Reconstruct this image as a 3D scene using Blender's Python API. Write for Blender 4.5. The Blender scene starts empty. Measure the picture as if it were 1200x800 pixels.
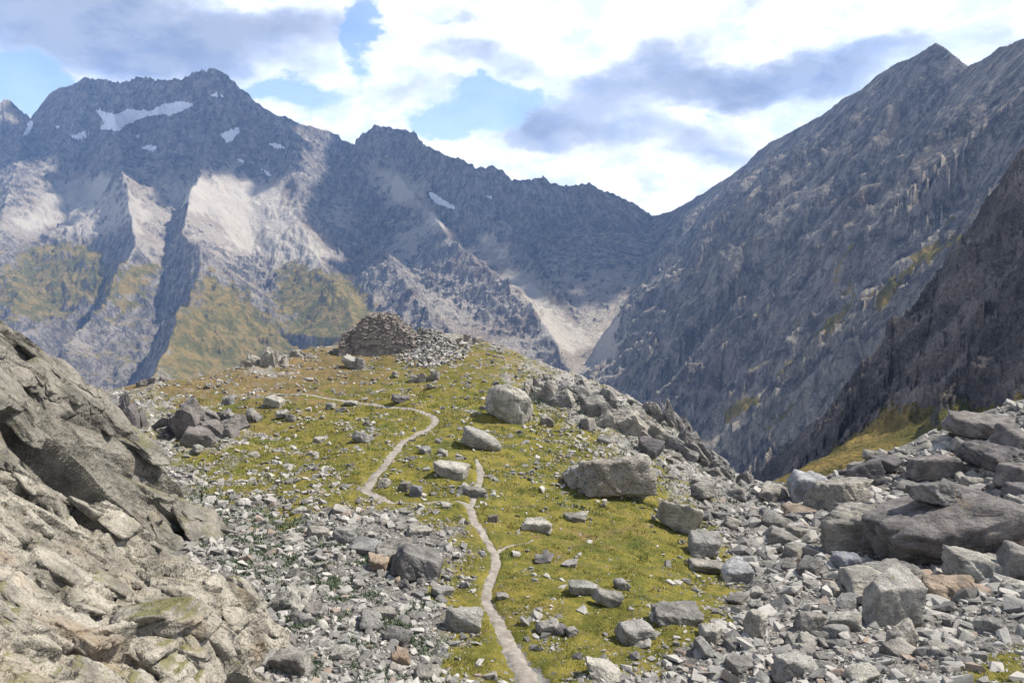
import bpy, math, random, time
import numpy as np
from mathutils import Vector, Matrix
T0 = time.time()
C = bpy.context.scene.collection
F_PX, CX, CY = 942.0, 600.0, 400.0
PITCH = math.atan(130 / F_PX)
CP, SP = math.cos(PITCH), math.sin(PITCH)
f32 = np.float32

# ------------------------------------------------------------------ survey helpers
def pt(u, v, D):
    """the place seen at photo position u, v at forward distance D (camera at the origin looking along +y)"""
    a = (u - CX) / F_PX; b = (CY - v) / F_PX
    y = CP + b * SP; z = -SP + b * CP
    k = D / y
    return (a * k, D, z * k)
def project(x, y, z):
    dep = np.maximum(y * CP - z * SP, 0.05)
    return CX + F_PX * x / dep, CY - F_PX * (y * SP + z * CP) / dep

# ------------------------------------------------------------------ noise
def _hash(ix, iy, seed):
    h = (ix.astype(np.uint32) * np.uint32(374761393)) ^ (iy.astype(np.uint32) * np.uint32(668265263)) ^ np.uint32((seed * 2246822519) & 0xffffffff)
    h = (h ^ (h >> np.uint32(13))) * np.uint32(1274126177)
    return h ^ (h >> np.uint32(16))
_ang = np.arange(1024) * (2 * math.pi / 1024)
_GX, _GY = np.cos(_ang).astype(f32), np.sin(_ang).astype(f32)
def perlin(x, y, seed=0):
    x0 = np.floor(x); y0 = np.floor(y)
    fx = (x - x0).astype(f32); fy = (y - y0).astype(f32)
    ix = x0.astype(np.int64); iy = y0.astype(np.int64)
    ux = fx * fx * fx * (fx * (fx * 6 - 15) + 10); uy = fy * fy * fy * (fy * (fy * 6 - 15) + 10)
    def g(dx, dy):
        h = (_hash(ix + dx, iy + dy, seed) & np.uint32(1023)).astype(np.int32)
        return _GX[h] * (fx - dx) + _GY[h] * (fy - dy)
    a = g(0, 0); b = g(1, 0); c = g(0, 1); d = g(1, 1)
    return 1.5 * ((a + ux * (b - a)) * (1 - uy) + (c + ux * (d - c)) * uy)
def fbm(x, y, octs=5, seed=0, gain=.5, lac=2.03):
    s = 0; a = 1.0; n = 0
    for k in range(octs):
        s = s + a * perlin(x, y, seed + 17 * k); n += a
        x, y = (x * .8 - y * .6) * lac, (x * .6 + y * .8) * lac; a *= gain
    return s / n
def ridged(x, y, octs=5, seed=0, gain=.5, lac=2.03, rot=True):
    s = 0; a = 1.0; n = 0; w = 1.0
    for k in range(octs):
        r = 1 - np.abs(perlin(x, y, seed + 31 * k)) * 1.6
        r = np.clip(r, 0, 1); r = r * r
        s = s + a * r * w; w = np.clip(r * 1.6, 0.15, 1); n += a
        if rot: x, y = (x * .8 - y * .6) * lac, (x * .6 + y * .8) * lac
        else: x, y = x * lac, y * lac
        a *= gain
    return s / n
def facets(x, y, seed=0, tilt=.8, step=.5):
    """broken planar blocks: each jittered cell is a tilted plane; returns height and the distance to the crack"""
    ix = np.floor(x).astype(np.int64); iy = np.floor(y).astype(np.int64)
    b1 = np.full(x.shape, 9., f32); b2 = np.full(x.shape, 9., f32); val = np.zeros(x.shape, f32)
    for dx in (-1, 0, 1):
        for dy in (-1, 0, 1):
            cx = ix + dx; cy = iy + dy
            h = _hash(cx, cy, seed)
            jx = (h & np.uint32(255)).astype(f32) / 255; jy = ((h >> np.uint32(8)) & np.uint32(255)).astype(f32) / 255
            ga = (h >> np.uint32(16)) & np.uint32(1023)
            o = ((h >> np.uint32(26))).astype(f32) / 63 - .5
            px = (x - (cx + .1 + .8 * jx)).astype(f32); py = (y - (cy + .1 + .8 * jy)).astype(f32)
            d = np.sqrt(px * px + py * py)
            g = ga.astype(np.int32)
            vv = tilt * (_GX[g] * px + _GY[g] * py) + o * step
            near = d < b1
            b2 = np.where(near, b1, np.minimum(b2, d)); val = np.where(near, vv, val); b1 = np.where(near, d, b1)
    return val, b2 - b1
def sstep(a, b, x):
    t = np.clip((x - a) / (b - a), 0, 1); return t * t * (3 - 2 * t)
def poly_sd(u, v, P):
    """signed distance (positive inside) to a polygon"""
    P = np.array(P, float); d = np.full(u.shape, 1e9); ins = np.zeros(u.shape, bool)
    for i in range(len(P)):
        ax, ay = P[i]; bx, by = P[(i + 1) % len(P)]
        ex, ey = bx - ax, by - ay
        t = np.clip(((u - ax) * ex + (v - ay) * ey) / (ex * ex + ey * ey + 1e-9), 0, 1)
        d = np.minimum(d, np.hypot(u - ax - t * ex, v - ay - t * ey))
        if ay != by:
            c = ((ay > v) != (by > v)) & (u < (bx - ax) * (v - ay) / (by - ay) + ax)
            ins ^= c
    return np.where(ins, d, -d)

# ------------------------------------------------------------------ mesh helpers
def np_mesh(name, verts, quads, attrs=None, smooth=True):
    me = bpy.data.meshes.new(name)
    verts = np.ascontiguousarray(verts, dtype=f32); quads = np.ascontiguousarray(quads, dtype=np.int32)
    k = quads.shape[1]
    me.vertices.add(len(verts)); me.vertices.foreach_set('co', verts.ravel())
    me.loops.add(quads.size); me.loops.foreach_set('vertex_index', quads.ravel())
    me.polygons.add(len(quads)); me.polygons.foreach_set('loop_start', np.arange(0, quads.size, k, dtype=np.int32))
    me.polygons.foreach_set('use_smooth', np.full(len(quads), bool(smooth)) if np.isscalar(smooth) else smooth)
    for nm, a in (attrs or {}).items():
        at = me.attributes.new(nm, 'FLOAT', 'POINT'); at.data.foreach_set('value', np.ascontiguousarray(a, dtype=f32).ravel())
    me.update(calc_edges=True)
    return me
def grid_quads(nr, nc):
    i = np.arange((nr - 1) * (nc - 1)); r = i // (nc - 1); c = i % (nc - 1); a = r * nc + c
    return np.stack([a, a + 1, a + nc + 1, a + nc], 1)
def link(name, me, mat=None, parent=None, kind=None, label=None, cat=None, group=None):
    o = bpy.data.objects.new(name, me); C.objects.link(o)
    if mat and me and not me.materials: me.materials.append(mat)
    if parent: o.parent = parent
    if kind: o['kind'] = kind
    if label: o['label'] = label
    if cat: o['category'] = cat
    if group: o['group'] = group
    return o

# ------------------------------------------------------------------ node helpers
class NT:
    def __init__(s, name, world=False):
        s.m = bpy.data.worlds.new(name) if world else bpy.data.materials.new(name)
        s.m.use_nodes = True; s.t = s.m.node_tree; s.t.nodes.clear()
    def n(s, typ, **kw):
        nd = s.t.nodes.new(typ)
        for k, v in kw.items(): setattr(nd, k, v)
        return nd
    def put(s, sock, v):
        if hasattr(v, 'is_output'): s.t.links.new(v, sock)
        elif v is not None: sock.default_value = v
    def math(s, op, a, b=None, c=None, clamp=False):
        nd = s.n('ShaderNodeMath', operation=op, use_clamp=clamp)
        s.put(nd.inputs[0], a)
        if b is not None: s.put(nd.inputs[1], b)
        if c is not None: s.put(nd.inputs[2], c)
        return nd.outputs[0]
    def mix(s, f, a, b, blend='MIX'):
        nd = s.n('ShaderNodeMix', data_type='RGBA', blend_type=blend)
        s.put(nd.inputs[0], f)
        for k, v in ((6, a), (7, b)):
            if isinstance(v, tuple) and len(v) == 3: v = (*v, 1)
            s.put(nd.inputs[k], v)
        return nd.outputs[2]
    def ramp(s, x, lo, hi, a=0., b=1.):
        nd = s.n('ShaderNodeMapRange', interpolation_type='SMOOTHSTEP'); s.put(nd.inputs[0], x)
        for k, v in zip((1, 2, 3, 4), (lo, hi, a, b)): s.put(nd.inputs[k], v)
        return nd.outputs[0]
    def noise(s, vec, scale, detail=4, rough=.55, dist=0., out=0):
        nd = s.n('ShaderNodeTexNoise'); s.put(nd.inputs['Vector'], vec); s.put(nd.inputs['Scale'], scale)
        s.put(nd.inputs['Detail'], detail); s.put(nd.inputs['Roughness'], rough); s.put(nd.inputs['Distortion'], dist)
        return nd.outputs[out]
    def voro(s, vec, scale, feature='F1', out='Distance', rnd=1.):
        nd = s.n('ShaderNodeTexVoronoi', feature=feature); s.put(nd.inputs['Vector'], vec); s.put(nd.inputs['Scale'], scale)
        nd.inputs['Randomness'].default_value = rnd
        return nd.outputs[out]
    def attr(s, name):
        return s.n('ShaderNodeAttribute', attribute_name=name).outputs['Fac']
    def mapping(s, vec, scale=(1, 1, 1), rot=(0, 0, 0), loc=(0, 0, 0)):
        nd = s.n('ShaderNodeMapping'); s.put(nd.inputs[0], vec); nd.inputs[1].default_value = loc
        nd.inputs[2].default_value = rot; nd.inputs[3].default_value = scale
        return nd.outputs[0]
    def bump(s, h, strength, dist, normal=None):
        nd = s.n('ShaderNodeBump'); s.put(nd.inputs['Height'], h); nd.inputs['Strength'].default_value = strength
        nd.inputs['Distance'].default_value = dist
        if normal: s.put(nd.inputs['Normal'], normal)
        return nd.outputs[0]
    def out(s, col, rough=.9, normal=None, spec=.15):
        b = s.n('ShaderNodeBsdfPrincipled'); o = s.n('ShaderNodeOutputMaterial')
        s.put(b.inputs['Base Color'], col if not isinstance(col, tuple) else (*col, 1)); s.put(b.inputs['Roughness'], rough)
        b.inputs['Specular IOR Level'].default_value = spec
        if normal: s.put(b.inputs['Normal'], normal)
        s.t.links.new(b.outputs[0], o.inputs[0]); return s.m
#@@SECTION MATERIALS
def mat_mountain():
    n = NT('mountain_rock'); geo = n.n('ShaderNodeNewGeometry'); P = geo.outputs['Position']
    sep = n.n('ShaderNodeSeparateXYZ'); n.put(sep.inputs[0], geo.outputs['Normal']); nz = sep.outputs[2]
    big = n.noise(P, .004, 5, .6); mid = n.noise(P, .02, 6, .65); fine = n.noise(P, .09, 5, .7)
    vfine = n.noise(P, .5, 5, .7); vec = n.mapping(P, (.05, .05, .016), (.35, .25, 0))
    strat = n.noise(vec, 1., 6, .7, .6)
    rock = n.mix(n.ramp(mid, .35, .65), (.088, .083, .081), (.26, .238, .21))
    rock = n.mix(n.ramp(strat, .45, .65), rock, (.33, .298, .25))
    rock = n.mix(n.math('MULTIPLY', n.ramp(big, .5, .7), .45), rock, (.15, .105, .078))
    ribe = n.noise(n.mapping(P, (.007, .045, .007)), 1., 7, .68, .4); ribw = n.noise(n.mapping(P, (.035, .007, .009)), 1., 7, .68, .4); ribn = n.mix(n.attr('east'), ribw, ribe)
    rock = n.mix(n.math('MULTIPLY', n.ramp(ribn, .5, .66), .75), rock, (.34, .315, .275)); rock = n.mix(n.math('MULTIPLY', n.ramp(ribn, .36, .46, 1., 0.), .6), rock, (.05, .048, .05))
    crack = n.ramp(n.math('ABSOLUTE', n.math('SUBTRACT', n.noise(n.mapping(P, (1, 1, .5), (.3, .5, 0)), .022, 8, .65, .6), .5)), 0., .04)
    rock = n.mix(n.math('MULTIPLY', n.math('SUBTRACT', 1., crack), .6), rock, (.045, .045, .05))
    scree = n.mix(n.ramp(fine, .3, .7), (.27, .24, .20), (.45, .40, .33))
    scree = n.mix(n.ramp(big, .45, .7), scree, (.27, .22, .17))
    s_in = n.math('ADD', nz, n.math('MULTIPLY', n.math('SUBTRACT', mid, .5), .75))
    s_in = n.math('ADD', s_in, n.math('MULTIPLY', n.math('SUBTRACT', fine, .5), .35))
    s_in = n.math('ADD', s_in, n.math('MULTIPLY', n.attr('scree'), .5))
    scree = n.mix(n.ramp(n.attr('scree'), .5, .9), scree, (.50, .455, .38)); col = n.mix(n.ramp(s_in, .70, .86), rock, scree)
    col = n.mix(n.attr('dark'), col, n.mix(n.ramp(mid, .4, .65), (.075, .068, .066), (.21, .185, .17)))  # near crag: its shade is put into the rock colour
    g_in = n.math('ADD', n.attr('grass'), n.math('MULTIPLY', n.math('SUBTRACT', fine, .5), .9))
    g_in = n.math('ADD', g_in, n.math('MULTIPLY', n.math('SUBTRACT', nz, .72), .9))
    gcol = n.mix(n.ramp(mid, .4, .62), (.125, .118, .034), (.27, .20, .065))
    col = n.mix(n.ramp(g_in, .42, .58), col, gcol)
    sn = n.math('ADD', n.attr('snow'), n.math('MULTIPLY', n.math('SUBTRACT', fine, .5), 1.1)); sn = n.math('ADD', sn, n.math('MULTIPLY', n.math('SUBTRACT', mid, .5), .9))
    sn = n.math('ADD', sn, n.math('MULTIPLY', n.math('SUBTRACT', ribw, .5), 1.2)); col = n.mix(n.ramp(sn, .46, .56), col, (.80, .82, .86))
    h = n.math('ADD', n.math('MULTIPLY', mid, 1.6), n.math('ADD', n.math('MULTIPLY', fine, .7), n.math('MULTIPLY', strat, 1.)))
    return n.out(n.mix(1., col, n.mix(n.ramp(vfine, .3, .7), (.62, .62, .64), (1.25, 1.22, 1.18)), 'MULTIPLY'), .95, n.bump(vfine, .8, 2.2, n.bump(h, .9, 16.)), .08)
def rock_nodes(n, P, s, tint, lo=(.15, .145, .14), hi=(.34, .325, .30)):
    a = n.noise(P, 1.1 * s, 6, .62); b = n.noise(P, 6 * s, 5, .7); c = n.noise(P, 28 * s, 3, .7)
    col = n.mix(n.ramp(a, .32, .68), lo, hi)
    col = n.mix(n.math('MULTIPLY', n.ramp(b, .54, .7), .5), col, tuple(min(1, q * 1.3) for q in hi))
    col = n.mix(n.math('MULTIPLY', n.ramp(b, .32, .45, 1., 0.), .65), col, (.075, .075, .075))
    col = n.mix(1., col, n.mix(n.ramp(c, .3, .7), (.72, .72, .72), (1.22, 1.21, 1.18)), 'MULTIPLY'); li = n.noise(P, 11 * s, 4, .6); col = n.mix(n.math('MULTIPLY', n.ramp(li, .60, .66), .65), col, (.06, .06, .055)); li2 = n.noise(P, 3.1 * s, 6, .75); col = n.mix(n.math('MULTIPLY', n.ramp(li2, .60, .66), .4), col, (.34, .335, .25))
    ochre = n.noise(P, .7 * s, 4, .6, .4)
    col = n.mix(n.math('MULTIPLY', n.ramp(n.math('ADD', ochre, tint), .56, .76), .6), col, (.27, .195, .125))
    h = n.math('ADD', n.math('MULTIPLY', a, .8), n.math('ADD', n.math('MULTIPLY', b, .35), n.math('MULTIPLY', c, .10)))
    ck = n.voro(n.mapping(P, (1, 1.6, 2.4), (.5, .35, .2)), 2.4 * s, 'F1'); ck2 = n.voro(n.mapping(P, (1.5, 1., 2.2), (.2, .8, .6)), 8. * s, 'F1')
    h = n.math('ADD', h, n.math('ADD', n.math('MULTIPLY', ck, .30), n.math('MULTIPLY', ck2, .10)))
    return col, h
def mat_rock(name, lo, hi, tint=-.08, s=1., rnd=True, mossy=.62):
    n = NT(name); geo = n.n('ShaderNodeNewGeometry'); P = geo.outputs['Position']
    t = tint
    col, h = rock_nodes(n, P, s, t, lo, hi)
    if rnd:
        oi = n.n('ShaderNodeObjectInfo').outputs['Random']
        col = n.mix(1., col, n.mix(oi, (.72, .72, .76), (1.15, 1.12, 1.06)), 'MULTIPLY')
    sep = n.n('ShaderNodeSeparateXYZ'); n.put(sep.inputs[0], geo.outputs['Normal'])
    moss = n.math('MULTIPLY', n.ramp(sep.outputs[2], .75, .95), n.ramp(n.noise(P, (2.3 if rnd else .8) * s, 7, .65), mossy, mossy + .06))
    col = n.mix(n.math('MULTIPLY', moss, .8), col, n.mix(n.noise(P, 5., 4, .7), (.05, .07, .015), (.22, .19, .08)))
    col = n.mix(n.math('MULTIPLY', n.attr('crack'), .8), col, (.035, .033, .027))
    return n.out(col, .92, n.bump(h, .95, .26 / s), .12)
def mat_scree():
    n = NT('scree_stone'); geo = n.n('ShaderNodeNewGeometry'); P = geo.outputs['Position']
    r = n.attr('rnd'); b = n.noise(P, 5., 4, .7)
    col = n.mix(r, (.115, .11, .103), (.38, .36, .325))
    col = n.mix(n.ramp(n.attr('rnd2'), .93, .98), col, (.235, .18, .14))
    col = n.mix(n.math('MULTIPLY', n.ramp(b, .5, .7), .4), col, (.33, .32, .295))
    col = n.mix(n.math('MULTIPLY', n.ramp(b, .3, .45, 1., 0.), .5), col, (.09, .09, .09))
    return n.out(col, .93, n.bump(b, .6, .08), .1)
def mat_ground():
    n = NT('ground_turf'); geo = n.n('ShaderNodeNewGeometry'); P = geo.outputs['Position']
    big = n.noise(P, .16, 4, .6); mid = n.noise(P, .9, 5, .65); fine = n.noise(P, 4.5, 5, .7); ff = n.noise(P, 19., 3, .7)
    gr = n.mix(n.ramp(mid, .35, .65), (.090, .096, .020), (.200, .168, .036))
    gr = n.mix(n.math('MULTIPLY', n.ramp(fine, .5, .7), .6), gr, (.255, .205, .080))
    br = n.mix(n.ramp(fine, .35, .65), (.105, .080, .042), (.20, .145, .070))
    gr = n.mix(n.ramp(n.math('ADD', n.attr('brown'), n.math('MULTIPLY', n.math('SUBTRACT', mid, .5), 1.5)), .38, .75), gr, br)
    pat = n.noise(P, .33, 6, .7, .5); gr = n.mix(n.math('MULTIPLY', n.ramp(pat, .50, .64), n.math('MULTIPLY_ADD', n.attr('brown'), .6, .28)), gr, (.215, .150, .066)); gr = n.mix(n.math('MULTIPLY', n.ramp(pat, .36, .46, 1., 0.), .65), gr, (.065, .085, .022))
    soil = n.noise(P, 1.7, 7, .75); gr = n.mix(n.math('MULTIPLY', n.ramp(soil, .58, .66), .7), gr, (.115, .092, .062))
    gr = n.mix(n.math('MULTIPLY', n.ramp(ff, .3, .5, 1., 0.), .55), gr, (.04, .05, .015))
    gravel = n.mix(n.ramp(ff, .3, .7), (.10, .094, .084), (.28, .262, .235))
    gravel = n.mix(n.ramp(fine, .5, .62), gravel, (.12, .105, .08))
    vc = n.voro(P, 4.5, 'F1', 'Color'); sp = n.n('ShaderNodeSeparateColor'); n.put(sp.inputs[0], vc)
    gravel = n.mix(.6, gravel, n.mix(sp.outputs[0], (.07, .068, .064), (.26, .25, .23)))
    g = n.math('ADD', n.attr('grass'), n.math('MULTIPLY', n.math('SUBTRACT', fine, .5), .9))
    g = n.math('ADD', g, n.math('MULTIPLY', n.math('SUBTRACT', mid, .5), .7))
    col = n.mix(n.ramp(g, .38, .56), gravel, gr)
    rk, rh = rock_nodes(n, P, 1., -.05)
    col = n.mix(n.attr('rocky'), col, rk)
    h = n.math('ADD', n.math('MULTIPLY', fine, .5), n.math('ADD', n.math('MULTIPLY', ff, .35), n.math('MULTIPLY', mid, .6)))
    return n.out(col, .95, n.bump(h, .9, .22), .06)
def mat_path():
    n = NT('path_gravel'); geo = n.n('ShaderNodeNewGeometry'); P = geo.outputs['Position']
    a = n.noise(P, 2., 5, .7); b = n.noise(P, 22., 4, .7)
    col = n.mix(n.ramp(a, .35, .65), (.22, .192, .16), (.36, .33, .29))
    col = n.mix(n.ramp(b, .3, .7), n.mix(.5, col, (.14, .12, .10)), col)
    return n.out(col, .95, n.bump(n.math('ADD', a, b), .6, .08), .06)
def mat_leaf(name, c0, c1):
    n = NT(name); r = n.attr('rnd')
    return n.out(n.mix(r, c0, c1), .75, None, .2)
M_MTN = mat_mountain(); M_GROUND = mat_ground(); M_PATH = mat_path(); M_SCREE = mat_scree()
M_ROCK = mat_rock('grey_rock', (.12, .115, .108), (.29, .277, .252))
M_ROCK_D = mat_rock('dark_rock', (.085, .08, .08), (.20, .185, .18), -.04)
M_ROCK_T = mat_rock('tan_rock', (.15, .122, .098), (.32, .262, .208), .04)
M_ROCK_B = mat_rock('blue_rock', (.16, .165, .18), (.34, .35, .37), -.2)
M_ROCK_P = mat_rock('pale_rock', (.165, .16, .148), (.36, .35, .32), -.1)
M_CRAG = mat_rock('crag_rock', (.095, .089, .075), (.235, .218, .185), -.04, .8, False, .47)
M_SLAB = mat_rock('slab_rock', (.15, .137, .112), (.37, .34, .285), .0, .7, False, .50)
M_RUIN = mat_rock('ruin_stone', (.118, .105, .098), (.27, .24, .22), -.05, 1.4, False)
M_BLADE = mat_leaf('grass_blade', (.08, .10, .018), (.23, .21, .05))
M_SHRUB = mat_leaf('shrub_leaf', (.055, .085, .045), (.14, .17, .10))
#@@SECTION FAR TERRAIN
RIDGES = [
 # points (u, v, D), slope near the crest a, length L of the steep part, slope b further down, rib amplitude, rib wavelength
 dict(p=[(-260,150,5847),(-120,100,5722),(0,113,5722),(30,122,5722),(50,118,5722),(62,106,5660),(100,93,5598),(150,96,5598),(195,92,5598),(215,90,5598),(230,81,5536),(250,79,5536),
         (266,88,5536),(280,106,5573),(310,122,5598),(350,141,5660),(400,162,5722),(412,168,5722),(422,153,5660),(440,146,5598),(455,144,5573),(475,151,5598),(492,164,5448),
         (510,173,5329),(530,183,5198),(560,200,5000),(575,196,5015),(600,212,5039),(630,206,5068),(660,219,5097),(690,215,5126),(720,226,5155),(745,239,5180),(766,253,5200)],
      a=.9, L=350, b=.62, amp=85, wl=230),
 dict(p=[(766,253,5200),(790,245,4950),(830,221,4600),(850,208,4400),(870,195,4200),(905,165,3800),(925,155,3550),(960,136,3300),(985,118,3050),(1010,105,2900),(1025,88,2780),
         (1050,75,2600),(1065,69,2540),(1085,58,2450),(1100,50,2400),(1114,55,2360),(1140,76,2280),(1150,71,2200),(1165,61,2100),(1200,45,1900),(1300,10,1500),(1500,-80,1100),(2200,-300,700)],
      a=.35, L=420, b=.98, amp=185, wl=300, st=5., gn=.62),
 # spurs of the left massif
 dict(p=[(262,110,5450),(240,180,4750),(222,240,4250),(212,270,3950),(222,282,3800),(237,298,3650),(229,330,3400),(213,360,3150),(197,392,2900),(185,425,2700),(172,470,2500),(160,540,2300)], a=.45, L=60, b=.66, bl=1.5, amp=26, wl=120),
 dict(p=[(130,120,5400),(140,180,4800),(150,228,4300),(158,288,3850),(128,335,3550),(98,375,3300),(70,420,3050),(30,470,2700)], a=.40, L=60, b=.62, bl=1.4, amp=30, wl=130),
 dict(p=[(30,140,5500),(10,230,4400),(-10,300,3900),(20,345,3500),(0,400,3200),(-60,450,2900)], a=.2, L=80, b=.58, amp=45, wl=150),
 dict(p=[(330,140,5600),(345,210,4700),(355,262,4350),(380,315,3980),(412,356,3650),(422,405,3300),(430,470,2900)], a=.15, L=80, b=.56, amp=38, wl=140),
 dict(p=[(455,150,5500),(462,190,5300),(480,225,5000),(505,246,4700),(532,288,4350),(556,338,4000),(575,388,3600),(590,440,3200),(600,500,2800)], a=.55, L=80, b=.68, amp=42, wl=120),
 dict(p=[(405,172,5650),(398,225,5150),(392,252,4850),(440,285,4450),(480,328,4100),(505,378,3700),(520,440,3300)], a=.25, L=70, b=.62, amp=36, wl=120),
 dict(p=[(600,215,5050),(612,240,4850),(625,270,4600),(645,300,4400),(660,335,4150)], a=.4, L=80, b=.75, amp=40, wl=110),
 dict(p=[(690,218,5110),(688,255,4850),(700,292,4600),(705,320,4400)], a=.3, L=80, b=.75, amp=40, wl=110),
 dict(p=[(532,288,4350),(570,312,3950),(612,348,3550),(648,392,3200),(670,440,2900)], a=.35, L=60, b=.62, amp=40, wl=110),
 dict(p=[(440,292,4300),(472,330,3850),(500,366,3450),(520,412,3000)], a=.35, L=60, b=.60, amp=40, wl=110),
 dict(p=[(588,258,4650),(622,298,4250),(658,340,3850),(690,386,3480)], a=.35, L=60, b=.62, amp=40, wl=110),
 # near crag on the right, lying in shade
 dict(p=[(1500,-60,330),(1320,60,390),(1250,125,430),(1200,190,460),(1178,222,475),(1140,268,505),(1120,315,525),(1085,365,545),(1045,412,570),(1000,445,595),(960,482,620),(920,520,640),(880,556,660),(840,620,680)],
      a=.9, L=60, b=1.08, amp=24, wl=40),
]
VALLEY = [(779,268,5000),(774,300,4500),(750,338,4000),(715,378,3600),(692,410,3250),(660,450,2900),(560,520,2500),(420,560,2200),(200,560,2100),(-200,560,2300)]
VALLEY2 = [(660,450,2900),(700,600,1700),(780,800,1000),(860,740,600),(905,600,420),(940,560,300),(970,550,200),(1000,580,120),(1100,590,90)]
def seg_field(x, y, P):
    """per point: distance to the polyline, height there, arc length there, side"""
    P = np.array(P, float); best = np.full(x.shape, 1e12, f32); zz = np.zeros(x.shape, f32); tt = np.zeros(x.shape, f32); sd = np.zeros(x.shape, f32)
    s = 0.
    for i in range(len(P) - 1):
        ax, ay, az = P[i]; bx, by, bz = P[i + 1]; ex, ey = bx - ax, by - ay; l2 = ex * ex + ey * ey; l = math.sqrt(l2)
        dx = x - ax; dy = y - ay
        t = np.clip((dx * ex + dy * ey) / l2, 0, 1)
        d2 = (dx - t * ex) ** 2 + (dy - t * ey) ** 2
        m = d2 < best
        best = np.where(m, d2, best); zz = np.where(m, az + t * (bz - az), zz); tt = np.where(m, s + t * l, tt)
        sd = np.where(m, np.sign(ex * dy - ey * dx), sd)
        s += l
    return np.sqrt(best), zz, tt, sd
def tps_fit(P, smooth=.3):
    X = P[:, :2]; n = len(X)
    d = np.hypot(X[:, None, 0] - X[None, :, 0], X[:, None, 1] - X[None, :, 1]); K = d * d * np.log(d + 1e-9) ; K[d == 0] = 0
    A = np.zeros((n + 3, n + 3)); A[:n, :n] = K + smooth * np.eye(n); A[:n, n] = 1; A[:n, n + 1:] = X; A[n, :n] = 1; A[n + 1:, :n] = X.T
    w = np.linalg.solve(A, np.concatenate([P[:, 2], [0, 0, 0]])); return X, w
def tps_eval(T, x, y):
    X, w = T; n = len(X); o = w[n] + w[n + 1] * x + w[n + 2] * y
    for i in range(n):
        d2 = (x - X[i, 0]) ** 2 + (y - X[i, 1]) ** 2
        o = o + w[i] * .5 * d2 * np.log(d2 + 1e-9)
    return o
TALUS = tps_fit(np.array([pt(*q) for q in [(895,567,330),(950,540,345),(1000,518,360),(1050,500,370),(1100,500,360),(1160,503,340),(1260,500,300),(850,620,380),(1000,556,200),(1150,530,190),(1300,520,150),(900,640,230),(1100,560,130),(960,600,140)]]), 1.)
def far_height(x, y):
    x = x.astype(f32); y = y.astype(f32); r = np.hypot(x, y)
    near = sstep(900, 250, r)
    wa = 55 * (1 - near) + 10 * near
    wx = x + wa * fbm(x / 420, y / 420, 4, 5); wy = y + wa * fbm(x / 420, y / 420, 4, 9)
    sx = x + 14 * fbm(x / 90, y / 90, 3, 15); sy = y + 14 * fbm(x / 90, y / 90, 3, 19)
    wx = .45 * wx + .55 * sx; wy = .45 * wy + .55 * sy
    z = np.full(x.shape, -2000., f32)
    for k, R in enumerate(RIDGES):
        P = [pt(*q) for q in R['p']]
        d, h, t, s = seg_field(wx, wy, P)
        drop = R['a'] * R['L'] * (1 - np.exp(-d / R['L'])) + np.where(s < 0, R.get('bl', R['b']), R['b']) * d
        wl = R['wl']
        tw = t + 1.0 * wl * fbm(x / (wl * 2.5), y / (wl * 2.5), 3, 41 + k)
        rib = ridged(tw / wl, d / (wl * R.get('st', 2.6)) + s * 57.3, 5, 100 + k * 7, R.get('gn', .55), rot=False)
        h2 = h - drop + R['amp'] * (rib - .30) * sstep(0, 300 if wl > 50 else 60, d)
        kk = 12 if wl > 50 else 3
        df = np.abs(z - h2); z = np.maximum(z, h2) + np.exp(-df / kk) * kk * .35
    d, h, t, s = seg_field(wx, wy, [pt(*q) for q in VALLEY])
    fl = h + .05 * np.minimum(d, 900) + .12 * sstep(3400, 4400, y) * np.minimum(d, 220) - 600 * sstep(4800, 5400, y) + 25 * np.tanh(d / 200) + 8 * fbm(x / 120, y / 120, 3, 77)
    d2, h2, t2, s2 = seg_field(x, y, [pt(*q) for q in VALLEY2])
    fl = np.minimum(fl, h2 + .16 * d2 + .8 * np.maximum(d2 - 250, 0))
    tz = tps_eval(TALUS, np.clip(x, -50, 400).astype(float), np.clip(y, 90, 480).astype(float)).astype(f32)
    fl = np.where(r < 700, np.maximum(fl, tz - 900 * sstep(370, 520, y) - 500 * sstep(.30, .22, x / np.maximum(y, 1))), fl)
    z = np.maximum(z, fl) + 6 * np.exp(-np.abs(z - fl) / 15)
    # broken rock detail
    det = 1 - near
    rm = sstep(-.22, .06, fbm(x / 620, y / 620, 4, 811)); rm = np.maximum(rm, sstep(200, 480, z + 120 * fbm(x / 300, y / 300, 3, 813)))
    rm = np.maximum(rm, sstep(250, 650, x)); rm = np.maximum(rm, near); rm = np.maximum(rm, sstep(-100, 300, x) * sstep(3500, 4000, y)); rm = rm * (.5 + .5 * sstep(0, 50, z - fl))
    dR = seg_field(x, y, [pt(*q) for q in RIDGES[1]['p']])[0]; dL = seg_field(x, y, [pt(*q) for q in RIDGES[0]['p']])[0]; cf = (.3 + .7 * sstep(10, 200, dR)) * (.25 + .75 * np.maximum(sstep(10, 160, dL), sstep(-.1, .2, fbm(x / 300, y / 300, 3, 88))))
    big = ridged(x / 620, y / 620, 4, 205, .5) - .4
    rg = ridged(x / 240 + .3 * y / 240, y / 240, 6, 211, .58) - .35
    z = z + det * 55 * big * sstep(0, 120, z - fl) * sstep(700, 200, x) + rg * (14 + 36 * rm - 34 * rm * sstep(300, 700, x)) * det * cf * sstep(0, 60, z - fl + 45) + rg * 9 * near
    a = x * .5 + y * .86 + .9 * z; b = x * .86 - y * .5
    fv, fe = facets(a / 90 + .5 * fbm(x / 80, y / 80, 2, 3), b / 44, 33, 1.1, .8)
    z = z + fv * 13 * det * cf * (.25 + .75 * rm - .7 * rm * sstep(350, 700, x))
    fv, fe = facets(a / 34, b / 17 + .5 * fbm(x / 30, y / 30, 2, 3), 37, 1.1, .8)
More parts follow.
